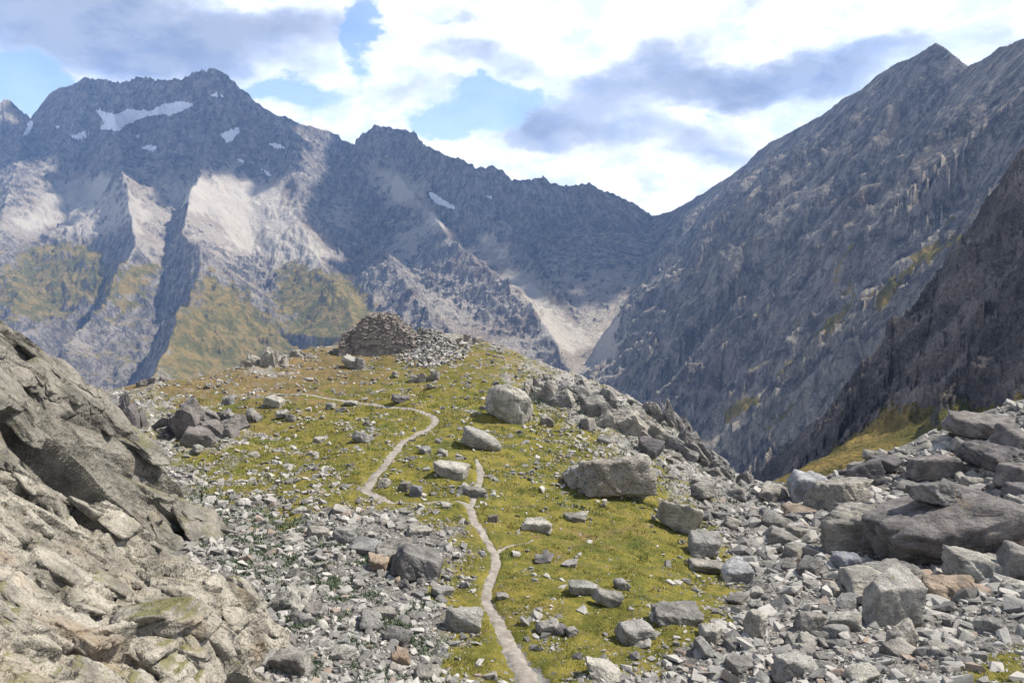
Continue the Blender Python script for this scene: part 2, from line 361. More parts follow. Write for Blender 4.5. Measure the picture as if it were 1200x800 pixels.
    z = z + fv * 5.5 * det * cf * (.3 + .7 * rm - .65 * rm * sstep(350, 700, x))
    nf = near * sstep(0, 12, z - fl)
    fv, fe = facets(a / 34 + .4 * fbm(x / 30, y / 30, 2, 3), b / 20, 35, 1.1, .9); z = z + fv * 9 * nf
    fv, fe = facets(a / 11, b / 7 + .4 * fbm(x / 15, y / 15, 2, 3), 36, 1.1, .8); z = z + fv * 3.2 * nf
    fv, fe = facets(a / 3.6, b / 2.2 + .4 * fbm(x / 6, y / 6, 2, 3), 39, 1.1, .8); z = z + fv * 1.0 * nf
    z = z + (2.2 + 3.5 * rm - 2.5 * sstep(300, 700, x)) * cf * det * fbm(x / 22, y / 22, 4, 301, .6) + 1.0 * near * fbm(x / 5, y / 5, 4, 303, .6)
    return z, rm, sstep(25, 3, z - fl) * near
SNOW = [[(112,128),(135,134),(150,128),(175,130),(195,121),(215,119),(229,123),(215,130),(200,134),(180,135),(165,139),(148,146),(140,153),(118,152),(122,142)],
 [(80,160),(95,154),(105,155),(100,163),(85,163)],[(162,174),(175,170),(186,172),(180,176)],[(258,158),(268,152),(278,149),(283,152),(272,165),(264,166)],
 [(245,111),(258,110),(268,112),(255,115)],[(313,168),(325,167),(338,175),(325,174)],[(25,160),(35,142),(40,143),(34,157)],
 [(274,186),(290,188),(286,192)],[(498,226),(505,224),(522,236),(534,240),(532,246),(515,240)],[(568,231),(577,229),(575,234)],[(302,196),(320,204),(316,207)],[(158,158),(165,158),(163,162)],[(66,146),(72,150),(66,152)]]
GRASS_FAR = [[(228,345),(200,385),(190,430),(240,440),(340,440),(372,430),(330,385),(275,335),(240,310)],[(100,320),(150,300),(200,300),(150,360),(90,350)],
 [(30,280),(130,270),(130,330),(60,370),(0,360),(0,300)],[(330,300),(420,330),(440,400),(380,420),(330,350)],
 [(1015,355),(1045,330),(1050,340),(1030,368)],[(975,430),(990,405),(1010,395),(985,425)],[(860,535),(900,495),(960,440),(945,465),(900,505)],
 [(880,560),(960,505),(1060,500),(1140,500),(1080,540),(950,600),(880,600)],[(840,480),(880,460),(890,470),(850,500)],[(1060,300),(1120,270),(1130,280),(1080,310)]]
SCREE_FAR = [[(690,425),(700,395),(740,350),(790,290),(800,300),(760,360),(730,420),(700,440)],[(590,290),(640,350),(690,400),(660,420),(600,340),(570,280)],
 [(255,240),(330,220),(400,300),(340,330),(270,290)],[(60,200),(150,205),(190,260),(100,290),(20,260)],[(170,210),(270,195),(340,235),(290,260),(190,240)],[(430,190),(470,195),(540,270),(500,260),(440,220)]]
def build_far():
    nc = 1180; az = np.radians(np.linspace(-38, 38, nc))
    rr = np.concatenate([np.geomspace(105, 300, 70)[:-1], np.geomspace(300, 900, 400)[:-1], np.geomspace(900, 1900, 130)[:-1], np.geomspace(1900, 6500, 560)[:-1], np.geomspace(6500, 9000, 12)])
    R, A = np.meshgrid(rr, az, indexing='ij')
    x = (R * np.sin(A)).ravel(); y = (R * np.cos(A)).ravel()
    z, rm, talus = far_height(x, y)
    u, v = project(x, y, z)
    un = u + 7 * fbm(x / 60, y / 60, 3, 401); vn = v + 5 * fbm(x / 60, y / 60, 3, 402)
    far = np.hypot(x, y) > 1800
    def m(polys, soft, cond=None, n=1.):
        o = np.full(x.shape, -1e9)
        for p in polys:
            o = np.maximum(o, poly_sd(u + (un - u) * n, v + (vn - v) * n, p))
        return sstep(-soft, soft, o)
    snow = m(SNOW, 2.0, n=.35) * (np.hypot(x, y) > 3000)
    rr_ = np.hypot(x, y); grass = m(GRASS_FAR[:4], 25, n=3.) * far * .56 + m(GRASS_FAR[4:], 5) * (rr_ > 800) * (~far) * .8 + talus * .95
    grass = grass + .9 * sstep(.05, .35, fbm(x / 110, y / 60, 5, 881, .6) + .1 * sstep(100, -300, z)) * sstep(350, 600, x) * sstep(350, 50, z) * (rr_ > 900)
    alt = sstep(50, -400, z) * far * .33 * (x < 300)
    grass = np.clip(grass + alt, 0, 1) * np.where(far, 1 - .6 * sstep(380, 520, u), 1)
    scree = np.clip(m(SCREE_FAR, 16, n=2.) * far + (1 - rm) * .32 - .25 * rm * far - .45 * sstep(480, 560, u) * sstep(330, 300, v) * far * (1 - m(SCREE_FAR, 16, n=2.)), -.6, 1)
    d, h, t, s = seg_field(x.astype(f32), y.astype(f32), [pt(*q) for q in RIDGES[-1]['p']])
    dark = sstep(330, 200, d) * (np.hypot(x, y) < 900)  # mask of the near crag whose shade is painted as darker rock
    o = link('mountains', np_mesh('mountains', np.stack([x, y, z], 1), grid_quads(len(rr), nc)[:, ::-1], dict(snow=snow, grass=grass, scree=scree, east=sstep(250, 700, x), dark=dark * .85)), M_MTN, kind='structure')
    return x, y, z, u, v, (len(rr), nc)
#@@SECTION NEAR TERRAIN
CTRL = [(620,800,22),(620,860,18),(570,700,30),(575,650,35),(560,600,42),(430,570,46),(455,545,50),(510,490,66),(350,462,78),(435,418,95),(400,410,97),(300,425,92),(240,440,86),(180,452,78),
 (480,400,100),(550,397,102),(600,412,98),(640,430,93),(700,452,88),(760,482,82),(810,518,76),(850,552,70),(875,572,66),(700,500,68),(700,560,52),(800,560,58),(760,640,40),(700,700,30),(850,640,44),(860,700,33),
 (900,600,58),(920,570,68),(960,650,42),(900,760,24),(760,800,22),(1000,800,21),(1200,800,20),(1100,740,28),(1200,700,32),(1050,690,36),(1180,620,46),(1000,600,56),(1100,570,62),(1000,545,74),(1060,525,82),(1130,500,88),(1200,478,92),(1300,440,95),(1400,500,60),(1350,650,36),
 (350,620,38),(300,560,50),(220,500,66),(200,540,56),(300,700,27),(400,700,28),(450,800,21),(300,800,19.5),(300,900,16),(900,900,16),(1200,900,15),(250,620,38),(270,660,32),
 (170,560,50),(120,500,62),(60,480,70),(0,480,76)]
cp = [pt(*c) for c in CTRL]
for u, D, z in ((-100,120,-40),(60,100,-30),(150,100,-26),(250,112,-24),(350,120,-22),(450,128,-22),(550,130,-22),(650,128,-25),(750,118,-30),(850,105,-35),(920,100,-33),(1000,105,-33),(1080,115,-32),(1200,125,-30),(1350,130,-26),(830,90,-27.5),(870,79,-27),(905,77,-26.5),(945,81,-27.5),(1000,87,-29),(1060,96,-30.5),(600,116,-19.5),(650,112,-22),(700,108,-24),(750,103,-26),(795,97,-28)):
    cp.append(((u - CX) / F_PX * D, D, z))
for u, D, z in ((-100,150,-75),(150,150,-62),(350,155,-50),(550,160,-50),(750,150,-60),(900,140,-60),(1100,150,-50),(1300,160,-45)):
    cp.append(((u - CX) / F_PX * D, D, z))
TPS = tps_fit(np.array(cp))
PATHS = [([(640,830),(622,800),(606,772),(592,745),(578,716),(571,700),(573,678),(581,660),(578,645),(568,630),(556,612),(552,597),(545,588),(520,584),(490,585),(460,588),(440,580),(429,574),(436,560),(450,545),(462,528),(480,512),(498,500),(510,493),(505,486),(485,480),(440,474),(400,467),(360,463),(310,461)],
          [.75,.62,.46,.38,.34,.33,.32,.33,.32,.32,.36,.36,.25,.2,.2,.26,.42,.5,.46,.45,.46,.44,.44,.5,.42,.36,.34,.3,.25,.2]),
         ([(552,592),(556,578),(562,562),(563,550),(558,540)], [.25,.3,.34,.34,.2]),
         ([(576,662),(584,645),(600,636),(625,632)], [.12,.15,.12,.08])]
_tr = np.geomspace(5, 175, 260); _ta = np.linspace(-46, 46, 260)
_R, _A = np.meshgrid(_tr, np.radians(_ta), indexing='ij'); _TZ = tps_eval(TPS, (_R * np.sin(_A)).ravel(), (_R * np.cos(_A)).ravel()).reshape(260, 260)
def base_z(x, y):
    x = np.nan_to_num(x); y = np.nan_to_num(y); r = np.hypot(x, y); fi = np.clip(np.log(np.maximum(r, 5) / 5) / math.log(35) * 259, 0, 258.999); fj = np.clip((np.degrees(np.arctan2(x, y)) + 46) / 92 * 259, 0, 258.999)
    i = fi.astype(int); j = fj.astype(int); s = fi - i; t = fj - j
    return (_TZ[i, j] * (1 - s) + _TZ[i + 1, j] * s) * (1 - t) + (_TZ[i, j + 1] * (1 - s) + _TZ[i + 1, j + 1] * s) * t
def cast(u, v):
    """ground point under photo position u, v"""
    u = np.atleast_1d(np.asarray(u, float)); v = np.atleast_1d(np.asarray(v, float))
    a = (u - CX) / F_PX; b = (CY - v) / F_PX; dy = CP + b * SP; dz = -SP + b * CP
    Ds = np.geomspace(6, 160, 150); res = np.full(u.shape, np.nan)
    lo = np.full(u.shape, 6.)
    for k in range(0, len(Ds)):
        D = Ds[k]; hit = (D * dz / dy < base_z(a * D / dy, np.full(u.shape, D))) & np.isnan(res)
        res[hit] = D
        if not np.isnan(res).any(): break
    lo = res * (6 / 160) ** (1 / 149); hi = res.copy()
    for _ in range(12):
        m = .5 * (lo + hi); below = m * dz / dy < base_z(a * m / dy, m)
        hi = np.where(below, m, hi); lo = np.where(below, lo, m)
    return a * hi / dy, hi, base_z(a * hi / dy, hi)
path_pts = []
for pix, wd in PATHS:
    # smooth the pixel line, then drop it on the ground
    pix = np.array(pix, float); s = np.arange(len(pix)); ss = np.linspace(0, len(pix) - 1, len(pix) * 20)
    def cr(col):
        i = np.clip(ss.astype(int), 0, len(pix) - 2); t = ss - i
        p0 = col[np.clip(i - 1, 0, None)]; p1 = col[i]; p2 = col[i + 1]; p3 = col[np.clip(i + 2, None, len(pix) - 1)]
        return .5 * (2 * p1 + (p2 - p0) * t + (2 * p0 - 5 * p1 + 4 * p2 - p3) * t * t + (3 * p1 - p0 - 3 * p2 + p3) * t ** 3)
    X, Y, Z = cast(cr(pix[:, 0]), cr(pix[:, 1]))
    ok = ~np.isnan(X); path_pts.append((X[ok], Y[ok], np.interp(ss, s, wd)[ok] * .85))
def path_dist(x, y):
    d = np.full(x.shape, 1e9)
    for X, Y, W in path_pts:
        for i in range(0, len(X) - 10, 10):
            ax, ay, bx, by = X[i], Y[i], X[i + 10], Y[i + 10]; ex, ey = bx - ax, by - ay
            t = np.clip(((x - ax) * ex + (y - ay) * ey) / (ex * ex + ey * ey + 1e-9), 0, 1)
            d = np.minimum(d, np.hypot(x - ax - t * ex, y - ay - t * ey) - W[i])
    return d
GRASS_NEAR = [[(135,455),(200,440),(330,408),(400,405),(560,405),(650,416),(740,446),(770,500),(790,560),(815,600),(870,690),(845,735),(760,775),(690,815),(500,815),(530,740),(515,690),(545,640),(510,600),(400,590),(330,600),(250,575),(190,520)],
              [(1140,775),(1210,750),(1210,815),(1130,810)]]
ROCKY = [[(600,430),(660,430),(740,445),(810,480),(870,540),(870,570),(800,575),(720,520),(660,480),(610,460)], [(180,470),(230,480),(275,520),(240,530),(200,520)], [(130,455),(165,460),(180,500),(150,520)],
         [(280,415),(325,410),(330,435),(290,440)]]
def ground_masks(x, y, z):
    u, v = project(x, y, z)
    nx = 60 * fbm(x / 2.6, y / 2.6, 5, 501, .6); ny = 45 * fbm(x / 2.6, y / 2.6, 5, 502, .6)
    g = np.full(x.shape, -1e9)
    for p in GRASS_NEAR: g = np.maximum(g, poly_sd(u + nx, v + ny, p))
    r = np.full(x.shape, -1e9)
    for p in ROCKY: r = np.maximum(r, poly_sd(u + nx * 1.5, v + ny * 1.5, p))
    return u, v, sstep(-45, 38, g), sstep(-14, 14, r)
def near_detail(x, y, rocky, pd, g):
    calm = sstep(-.1, .5, pd)
    z = .55 * fbm(x / 6, y / 6, 4, 601) + .16 * np.abs(fbm(x / 2.2, y / 2.2, 3, 605)) * calm + .10 * fbm(x / 1.1, y / 1.1, 4, 611, .6) * calm
    z = z + .05 * np.abs(fbm(x / .35, y / .35, 3, 621)) * calm
    z = z + (1 - g) * calm * .12 * fbm(x / .5, y / .5, 3, 641, .6)
    if rocky is not None:
        a = x * .8 + y * .6; b = -x * .6 + y * .8
        fv, fe = facets(a / 2.6, b / 1.1, 651, 1.0, .9); fv2, fe2 = facets(a / .9, b / .45, 653, .9, .8)
        z = z + rocky * calm * (np.clip(fv, -.3, .45) * .5 + fv2 * .13 + .1 * fbm(x / 1.2, y / 1.2, 4, 655) + .05)
    return z - .09 * sstep(.1, -.15, pd)
def build_near():
    nc = 1250; az = np.radians(np.linspace(-39, 39, nc))
    an = np.concatenate([np.linspace(50, 36, 60)[:-1], np.linspace(36, 6.6, 760)[:-1], np.linspace(6.6, 5.0, 40)])
    rr = 13.9 / np.tan(np.radians(an))
    R, A = np.meshgrid(rr, az, indexing='ij')
    x = (R * np.sin(A)).ravel(); y = (R * np.cos(A)).ravel()
    z = base_z(x, y)
    u, v, g, r = ground_masks(x, y, z)
    pd = path_dist(x, y)
    z = z + near_detail(x, y, r, pd, g)
    brown = .55 * sstep(520, 420, v) + .55 * np.exp(-(((u - 700) / 110) ** 2 + ((v - 628) / 24) ** 2)) + .35 * sstep(520, 300, u) * sstep(640, 540, v)
    g = g * sstep(-.22, .02, pd + .25 * fbm(x / .5, y / .5, 3, 77))
    link('ground', np_mesh('ground', np.stack([x, y, z], 1), grid_quads(len(rr), nc)[:, ::-1], dict(grass=g, brown=brown, rocky=r * sstep(.2, .8, pd))), M_GROUND, kind='structure')
    return rr, z.reshape(R.shape)
FAR = build_far()
print('far', round(time.time() - T0, 1))
NEAR_R, NEAR_Z = build_near()
print('near', round(time.time() - T0, 1))
def ground_z(x, y):
    """bilinear lookup in the ground sheet"""
    x = np.asarray(x, float); y = np.asarray(y, float)
    r = np.hypot(x, y); a = np.degrees(np.arctan2(x, y)); nc = NEAR_Z.shape[1]
    fj = np.clip((a + 39) / 78 * (nc - 1), 0, nc - 1.001); fi = np.clip(np.interp(r, NEAR_R, np.arange(len(NEAR_R))), 0, len(NEAR_R) - 1.001)
    i = fi.astype(int); j = fj.astype(int); s = fi - i; t = fj - j
    return (NEAR_Z[i, j] * (1 - s) + NEAR_Z[i + 1, j] * s) * (1 - t) + (NEAR_Z[i, j + 1] * (1 - s) + NEAR_Z[i + 1, j + 1] * s) * t
def build_paths():
    V, Q, base = [], [], 0
    for X, Y, W in path_pts:
        k = 9; n = len(X)
        tx = np.gradient(X); ty = np.gradient(Y); l = np.hypot(tx, ty) + 1e-9; nx, ny = -ty / l, tx / l
        s = np.linspace(-1, 1, k)
        wob = 1 + .8 * fbm(X / .7, Y / .7, 5, 701, .65); wob2 = 1 + .8 * fbm(X / .7, Y / .7, 5, 711, .65)
        off = np.where(s[None] < 0, s[None] * (W * wob * .8)[:, None], s[None] * (W * wob2 * .8)[:, None])
        px = X[:, None] + nx[:, None] * off; py = Y[:, None] + ny[:, None] * off
        pz = ground_z(px, py) + .03 - .05 * np.abs(s[None]) ** 4
        V.append(np.stack([px, py, pz], 2).reshape(-1, 3)); Q.append(grid_quads(n, k) + base); base += n * k
    o = link('path', np_mesh('path', np.concatenate(V), np.concatenate(Q)), M_PATH, kind='structure')
build_paths()
#@@SECTION ROCKS
import bmesh
def cast1(u, v):
    while True:
        r = cast(u, v)
        if np.isfinite(r[0][0]) and r[1][0] < 112: return r
        v += 3
_ICO = {}
def ico(n):
    if n not in _ICO:
        bm = bmesh.new(); bmesh.ops.create_icosphere(bm, subdivisions=n, radius=1.)
        _ICO[n] = (np.array([v.co[:] for v in bm.verts]), np.array([[v.index for v in f.verts] for f in bm.faces])); bm.free()
    return _ICO[n]
def rock_shape(seed, sub, planes=10, p=46, rough=.085, layers=0., squash=(1, 1, 1), tilt=0.):
    """an angular block: rounded intersection of random half-spaces, then chipped and roughened"""
    rs = np.random.RandomState(seed); V, Fc = ico(sub)
    dims = np.array([1., rs.uniform(.7, .95), rs.uniform(.6, .9)])
    ax = np.concatenate([np.eye(3), -np.eye(3)]) + rs.normal(0, .20, (6, 3))
    ch = rs.normal(size=(max(planes - 5, 2), 3)); N = np.concatenate([ax, ch]); N /= np.linalg.norm(N, axis=1)[:, None]
    supp = np.abs(N) @ dims
    D = np.concatenate([np.tile(dims, 2) * rs.uniform(.8, 1.1, 6), supp[6:] * rs.uniform(.62, .85, len(ch))])
    c = np.clip(V @ N.T, 1e-3, None) / D
    r = (c ** p).sum(1) ** (-1. / p)
    r = np.minimum(r, 1.9)
    W = V * r[:, None]
    if sub >= 3:
        a = W[:, 0] * 1.3 + W[:, 2] * .8 + seed; b = W[:, 1] * 1.3 - W[:, 2] * .9 + seed * .7
        k = rough * (fbm(a * 1.3, b * 1.3, 5, seed) * 1.6)
        fv, fe = facets(a * 1.7, b * 1.7, seed + 5, .9, .5)
        k = k + rough * .9 * fv - rough * .8 * np.exp(-fe * 14)
        if layers: 
            ll = W @ np.array([math.sin(tilt), .25, math.cos(tilt)]) * 7 + .6 * fbm(a, b, 3, seed + 9)
            k = k + layers * (np.abs((ll % 1) - .5) - .25)
        W = W * (1 + k)[:, None]
    W = W * np.array(squash)
    W = W / (W.max(0) - W.min(0)).max() * 2
    return W, Fc
def rock_mesh(name, seed, sub=4, mat=None, **kw):
    W, Fc = rock_shape(seed, sub, **kw)
    W = W / (W.max(0) - W.min(0))          # unit box
    me = np_mesh(name, W, Fc, smooth=sub >= 4); me.materials.append(mat or M_ROCK); return me
BLOCKED = []
def place(name, me, u, vb, wpx, hpx, depth=.8, rz=0., tilt=0., label=None, cat='boulder', group=None, lift=0., sink=.18, extra=0.):
    X, Y, Z = cast1(u, vb); x, y = float(X[0]), float(Y[0])
    dist = math.sqrt(x * x + y * y + float(Z[0]) ** 2); w = wpx / F_PX * dist
    slope = math.atan2(-float(Z[0]), y)
    d = w * depth
    h = max((hpx / F_PX * dist - d * .55 * math.sin(slope)) / math.cos(slope), .28 * w)
    y2 = y + d * .42; x2 = x * y2 / y
    z = float(ground_z(x2, y2)); z = min(z, float(ground_z(x, y)) + h * .3)
    H = h * (1 + sink) 
    o = link(name, me, None, label=label, cat=cat, group=group)
    o.location = (x2, y2, z - h * sink + H / 2 + lift); o.scale = (w, d, H); o.rotation_euler = (tilt * .3, tilt, rz)
    BLOCKED.append((x2, y2, w * .5)); return o
M_SPLIT = mat_rock('split_rock', (.15, .135, .12), (.34, .31, .27), .11, .35, False)
HERO = [
 # u, bottom v, width px, height px, depth, seed, material, shape kw, rz, tilt, label
 (1096,670,172,84,.75,11,M_ROCK_D,dict(planes=14,p=20,rough=.09),.1,-.12,'huge dark grey boulder with shaded overhang, the largest in the boulder field'),
 (1100,601,80,44,.8,12,M_ROCK,dict(planes=10),.2,.1,'flat dark slab boulder lying on top of the huge overhanging boulder'),
 (1004,652,88,66,.6,13,M_ROCK,dict(planes=9,layers=.14,tilt=.7),-.3,-.35,'steeply tilted layered slab leaning beside the huge overhanging boulder'),
 (982,602,66,46,.7,14,M_ROCK,dict(planes=9),.5,.1,'brown stained grey block above the tilted layered slab'),
 (1044,738,66,62,.8,15,M_ROCK_P,dict(planes=8,p=60,rough=.035),.3,.12,'pale cube-like block standing in front of the huge overhanging boulder'),
 (1040,697,64,40,.8,16,M_ROCK,dict(planes=11),.0,.0,'domed grey boulder between the pale cube-like block and the huge boulder'),
 (992,676,30,26,.9,17,M_ROCK_B,dict(planes=18,p=14),.0,.0,'small rounded blue-grey boulder at the foot of the tilted layered slab'),
 (946,592,44,38,.8,18,M_ROCK_B,dict(planes=9),.2,.1,'bluish angular block near the upper rim of the boulder field'),
 (1108,707,58,34,.8,19,M_ROCK_T,dict(planes=12,p=22),.1,.0,'rusty brown boulder under the overhang of the huge boulder'),
 (1142,686,58,38,.8,20,M_ROCK_P,dict(planes=9),-.2,.1,'pale whitish block right beside the rusty brown boulder'),
 (1188,652,50,44,.8,21,M_ROCK_T,dict(planes=10),.2,-.3,'tan brown boulder at the right edge above a grey one'),
 (1196,682,44,36,.8,22,M_ROCK,dict(planes=10),.0,.2,'grey boulder directly below the tan brown one at the right edge'),
 (1088,569,52,34,.8,23,M_ROCK_D,dict(planes=9),.1,.1,'dark boulder on the upper rim behind the huge boulder'),
 (935,606,46,18,.8,24,M_ROCK_T,dict(planes=9),.1,.0,'low flat brownish slab at the upper rim of the boulder field'),
 (1056,766,34,34,.8,25,M_ROCK,dict(planes=9),.4,.1,'small grey block just below the pale cube-like block'),
 (1098,682,1,1,.8,26,None,None,0,0,None),
 (1165,555,60,30,.9,27,M_ROCK_D,dict(planes=10),.3,.1,'broad dark boulder on the far upper right of the boulder field'),
 (1150,520,70,30,.9,28,M_ROCK_D,dict(planes=12,p=20),.1,.1,'smooth rounded dark slab below the shaded cliff'),
 (1190,540,40,34,.9,29,M_ROCK_D,dict(planes=9),.1,.2,'upright dark block at the right edge under the smooth rounded slab'),
 (1040,560,44,26,.8,30,M_ROCK_D,dict(planes=9),.6,.1,'dark block on the rim left of the dark rim boulder'),
 (1013,572,40,32,.8,31,M_ROCK_D,dict(planes=8),.2,-.2,'wedge shaped dark block behind the brown stained block'),
 (905,588,36,20,.8,32,M_ROCK,dict(planes=9),.2,.1,'low grey block where the right slope meets the boulder field'),
 (715,588,90,56,.62,47,M_SPLIT,dict(planes=13,rough=.09),.3,.12,'large split boulder with tan overhanging face right of the meadow'),
 (690,576,62,36,.7,42,M_ROCK_P,dict(planes=12,rough=.08),.25,.0,'pale left half of the split boulder beside the tan overhanging half'),
 (595,497,64,50,.6,43,M_ROCK_P,dict(planes=17,p=14,rough=.09,layers=.04,tilt=.9),-.2,.35,'big rounded whaleback boulder high on the knoll right of the path'),
 (562,529,52,24,.6,44,M_ROCK_P,dict(planes=16,p=14),-.15,.25,'smooth flat pale slab beside the path below the whaleback boulder'),
 (543,741,44,30,.8,45,M_ROCK_P,dict(planes=7,p=60,rough=.035),.2,.0,'white angular wedge of rock left of the lower path'),
 (529,562,44,20,.7,46,M_ROCK_P,dict(planes=10),.0,.2,'pale flat boulder above the path fork'),
 (556,581,34,15,.7,47,M_ROCK,dict(planes=10),.0,.2,'grey flat rock lying right at the path fork'),
 (475,576,14,16,.8,48,M_ROCK,dict(planes=9),.0,.2,'left one of two small grey stones above the crossing path'),
 (487,580,16,16,.8,49,M_ROCK_B,dict(planes=9),.0,.1,'right one of two small grey stones above the crossing path'),
 (450,572,16,12,.8,50,M_ROCK,dict(planes=10,p=20),.0,.0,'small round stone on the inner edge of the path bend'),
 (425,519,27,15,.7,51,M_ROCK_P,dict(planes=12,p=20,layers=.08,tilt=.2),-.2,.3,'white oval boulder left of the upper path'),
 (492,683,62,42,.8,52,M_ROCK,dict(planes=11,p=26),.1,.1,'biggest rounded grey boulder in the lower left scree'),
 (462,668,46,34,.8,53,M_ROCK,dict(planes=9),.4,.1,'grey boulder adjoining the biggest rounded one in the scree'),
 (444,673,26,18,.8,54,M_ROCK_T,dict(planes=9),.1,.1,'small brownish block below the scree boulders'),
 (430,655,44,20,.8,55,M_ROCK_P,dict(planes=9),-.3,.15,'long pale slab leading up to the scree boulders'),
 (403,641,30,22,.8,56,M_ROCK_P,dict(planes=9),.2,.1,'pale knobbly rock at the top of the lower left scree'),
 (402,603,26,8,.8,57,M_ROCK_P,dict(planes=9),.0,.1,'thin creamy slab lying in turf above the scree'),
 (490,630,30,14,.8,58,M_ROCK,dict(planes=9),.1,.1,'low grey rock at the scree edge left of the path'),
 (795,627,52,40,.6,59,M_ROCK_P,dict(planes=8),-.3,.4,'tall pale slab tilted at the right edge of the meadow'),
 (824,653,42,30,.8,60,M_ROCK_P,dict(planes=9),.2,.1,'pale boulder right below the tall tilted slab'),
 (863,680,36,28,.8,61,M_ROCK_B,dict(planes=8,p=30),.2,.1,'clean cut grey block at the right tip of the meadow'),
 (828,668,40,18,.8,62,M_ROCK,dict(planes=8),.0,.1,'low grey block leaning on the pale boulder at the meadow edge'),
 (630,624,38,18,.7,63,M_ROCK_P,dict(planes=9),.0,.15,'pale low boulder in the meadow right of the path'),
 (676,611,30,9,.7,64,M_ROCK,dict(planes=9),.0,.1,'thin flat slab sunk in the brown part of the meadow'),
 (637,661,22,11,.8,65,M_ROCK,dict(planes=9),.0,.1,'middle sized grey stone in the meadow below the pale low boulder'),
 (668,664,20,9,.8,66,M_ROCK_P,dict(planes=9),.0,.1,'small isolated pale stone in the middle of the meadow'),
 (728,693,19,14,.8,67,M_ROCK_P,dict(planes=8),.2,.1,'small whitish block alone in the right meadow'),
 (681,703,34,18,.8,68,M_ROCK_P,dict(planes=9),.1,.1,'lumpy pale rock in the lower meadow'),
 (714,716,34,22,.8,69,M_ROCK,dict(planes=9),.1,.1,'grey rock downhill of the lumpy pale one in the lower meadow'),
 (640,747,26,16,.8,70,M_ROCK,dict(planes=9),.1,.1,'left stone of the short row in the lower meadow'),
 (655,749,18,13,.8,71,M_ROCK_D,dict(planes=9),.1,.1,'dark middle stone of the short row in the lower meadow'),
 (670,750,16,11,.8,72,M_ROCK_P,dict(planes=9),.1,.1,'pale last stone of the short row in the lower meadow'),
 (790,742,56,26,.8,73,M_ROCK,dict(planes=9),.1,.1,'wide grey boulder between meadow tip and boulder field'),
 (744,759,46,28,.8,74,M_ROCK_P,dict(planes=9),.2,.1,'rough pale boulder at the bottom rim of the meadow'),
 (588,702,17,9,.8,75,M_ROCK,dict(planes=9),.1,.0,'grey stone hugging the right side of the lower path'),
 (577,616,13,11,.8,76,M_ROCK_D,dict(planes=9),.1,.0,'dark reddish stone right of the path below the fork'),
 (522,597,12,8,.8,77,M_ROCK_P,dict(planes=9),.1,.0,'small pale stone below the crossing path'),
 (470,474,22,9,.7,78,M_ROCK_D,dict(planes=9),.1,.1,'dark flat stone just above the upper path'),
 (412,475,18,7,.7,79,M_ROCK_P,dict(planes=9),.1,.1,'flat pale stone on the far end of the upper path'),
 (413,432,24,12,.6,80,M_ROCK_P,dict(planes=9),-.2,.4,'slanting pale slab in front of the stone ruin'),
 (423,432,11,15,.8,81,M_ROCK_P,dict(planes=7),.0,.0,'small upright pointed stone beside the slanting slab at the ruin'),
 (323,480,24,13,.6,82,M_ROCK_P,dict(planes=8),-.3,.35,'white slanting block on the upper left of the knoll'),
 (268,474,14,11,.8,83,M_ROCK_P,dict(planes=8),.1,.0,'small light block left of the white slanting block'),
 (329,494,14,10,.8,84,M_ROCK_P,dict(planes=8),.1,.0,'light stone just below the white slanting block'),
 (341,495,12,9,.8,85,M_ROCK,dict(planes=8),.1,.0,'grey stone paired with the light stone below the white block'),
 (29,678,40,34,.8,86,M_ROCK,dict(planes=9),.3,.1,'grey block perched on the pale slabs at the left edge'),
 (342,793,46,32,.8,87,M_ROCK,dict(planes=9),.1,.1,'grey boulder at the bottom of the scree left of the path'),
 (470,778,22,20,.8,88,M_ROCK_T,dict(planes=9),.1,.0,'tan block in the lowest scree left of the path'),
 (305,788,28,20,.8,89,M_ROCK_P,dict(planes=9),.1,.1,'pale block wedged at the base of the left slabs'),
 (708,803,46,20,.8,90,M_ROCK_P,dict(planes=8),.1,.3,'long pale slab at the bottom edge right of the path'),
 (950,740,40,30,.8,91,M_ROCK,dict(planes=9),.1,.1,'tilted grey block low in the boulder field left of the pale cube'),
 (885,748,34,34,.8,92,M_ROCK_P,dict(planes=8),.5,.1,'pale pointed block standing in the scree below the clean cut block'),
 (930,800,50,30,.8,93,M_ROCK_P,dict(planes=8),.5,.1,'pale block cut by the bottom edge in the right scree'),
 (1190,575,46,26,.8,94,M_ROCK_D,dict(planes=9),.2,.1,'dark slab at the right edge level with the top of the huge boulder'),
 (640,500,16,12,.8,95,M_ROCK,dict(planes=9),.2,.1,'small grey block right of the whaleback boulder'),
 (696,490,30,26,.7,96,M_ROCK,dict(planes=9),.2,.3,'rounded grey rock halfway along the rocky right shoulder'),
 (735,497,26,18,.7,97,M_ROCK,dict(planes=9),.2,.2,'pale jutting rock on the rocky right shoulder above the split boulder'),
 (232,528,34,26,.8,98,M_ROCK_D,dict(planes=9,layers=.1,tilt=1.2),.2,.4,'dark splintered rock at the lower end of the jagged left outcrop'),
 (500,795,30,18,.8,99,M_ROCK,dict(planes=9),.2,.1,'grey rock at the bottom edge just left of the path'),
]
for i, (u, vb, w, h, dep, seed, mat, kw, rz, ti, lab) in enumerate(HERO):
    if lab is None: continue
    px = w
    me = rock_mesh('boulder', seed, 5 if px > 55 else 4, mat, **kw)
    lift = 0.
    if 'lying on top of the huge' in lab: lift = 1.3
    if 'shaded overhang' in lab: lift = .35
    o = place('boulder', me, u, vb, w, h, dep, rz, ti, lab, 'boulder', lift=lift)
    if 'shaded overhang' in lab: BIG = o
    if 'lying on top of the huge' in lab:
        kx = 62 / F_PX * BIG.location.length; o.scale = (kx * 1.15, kx * .8, kx * .5); o.location = (BIG.location.x - kx * .05, BIG.location.y + .3, BIG.location.z + BIG.scale.z * .40 + kx * .12)
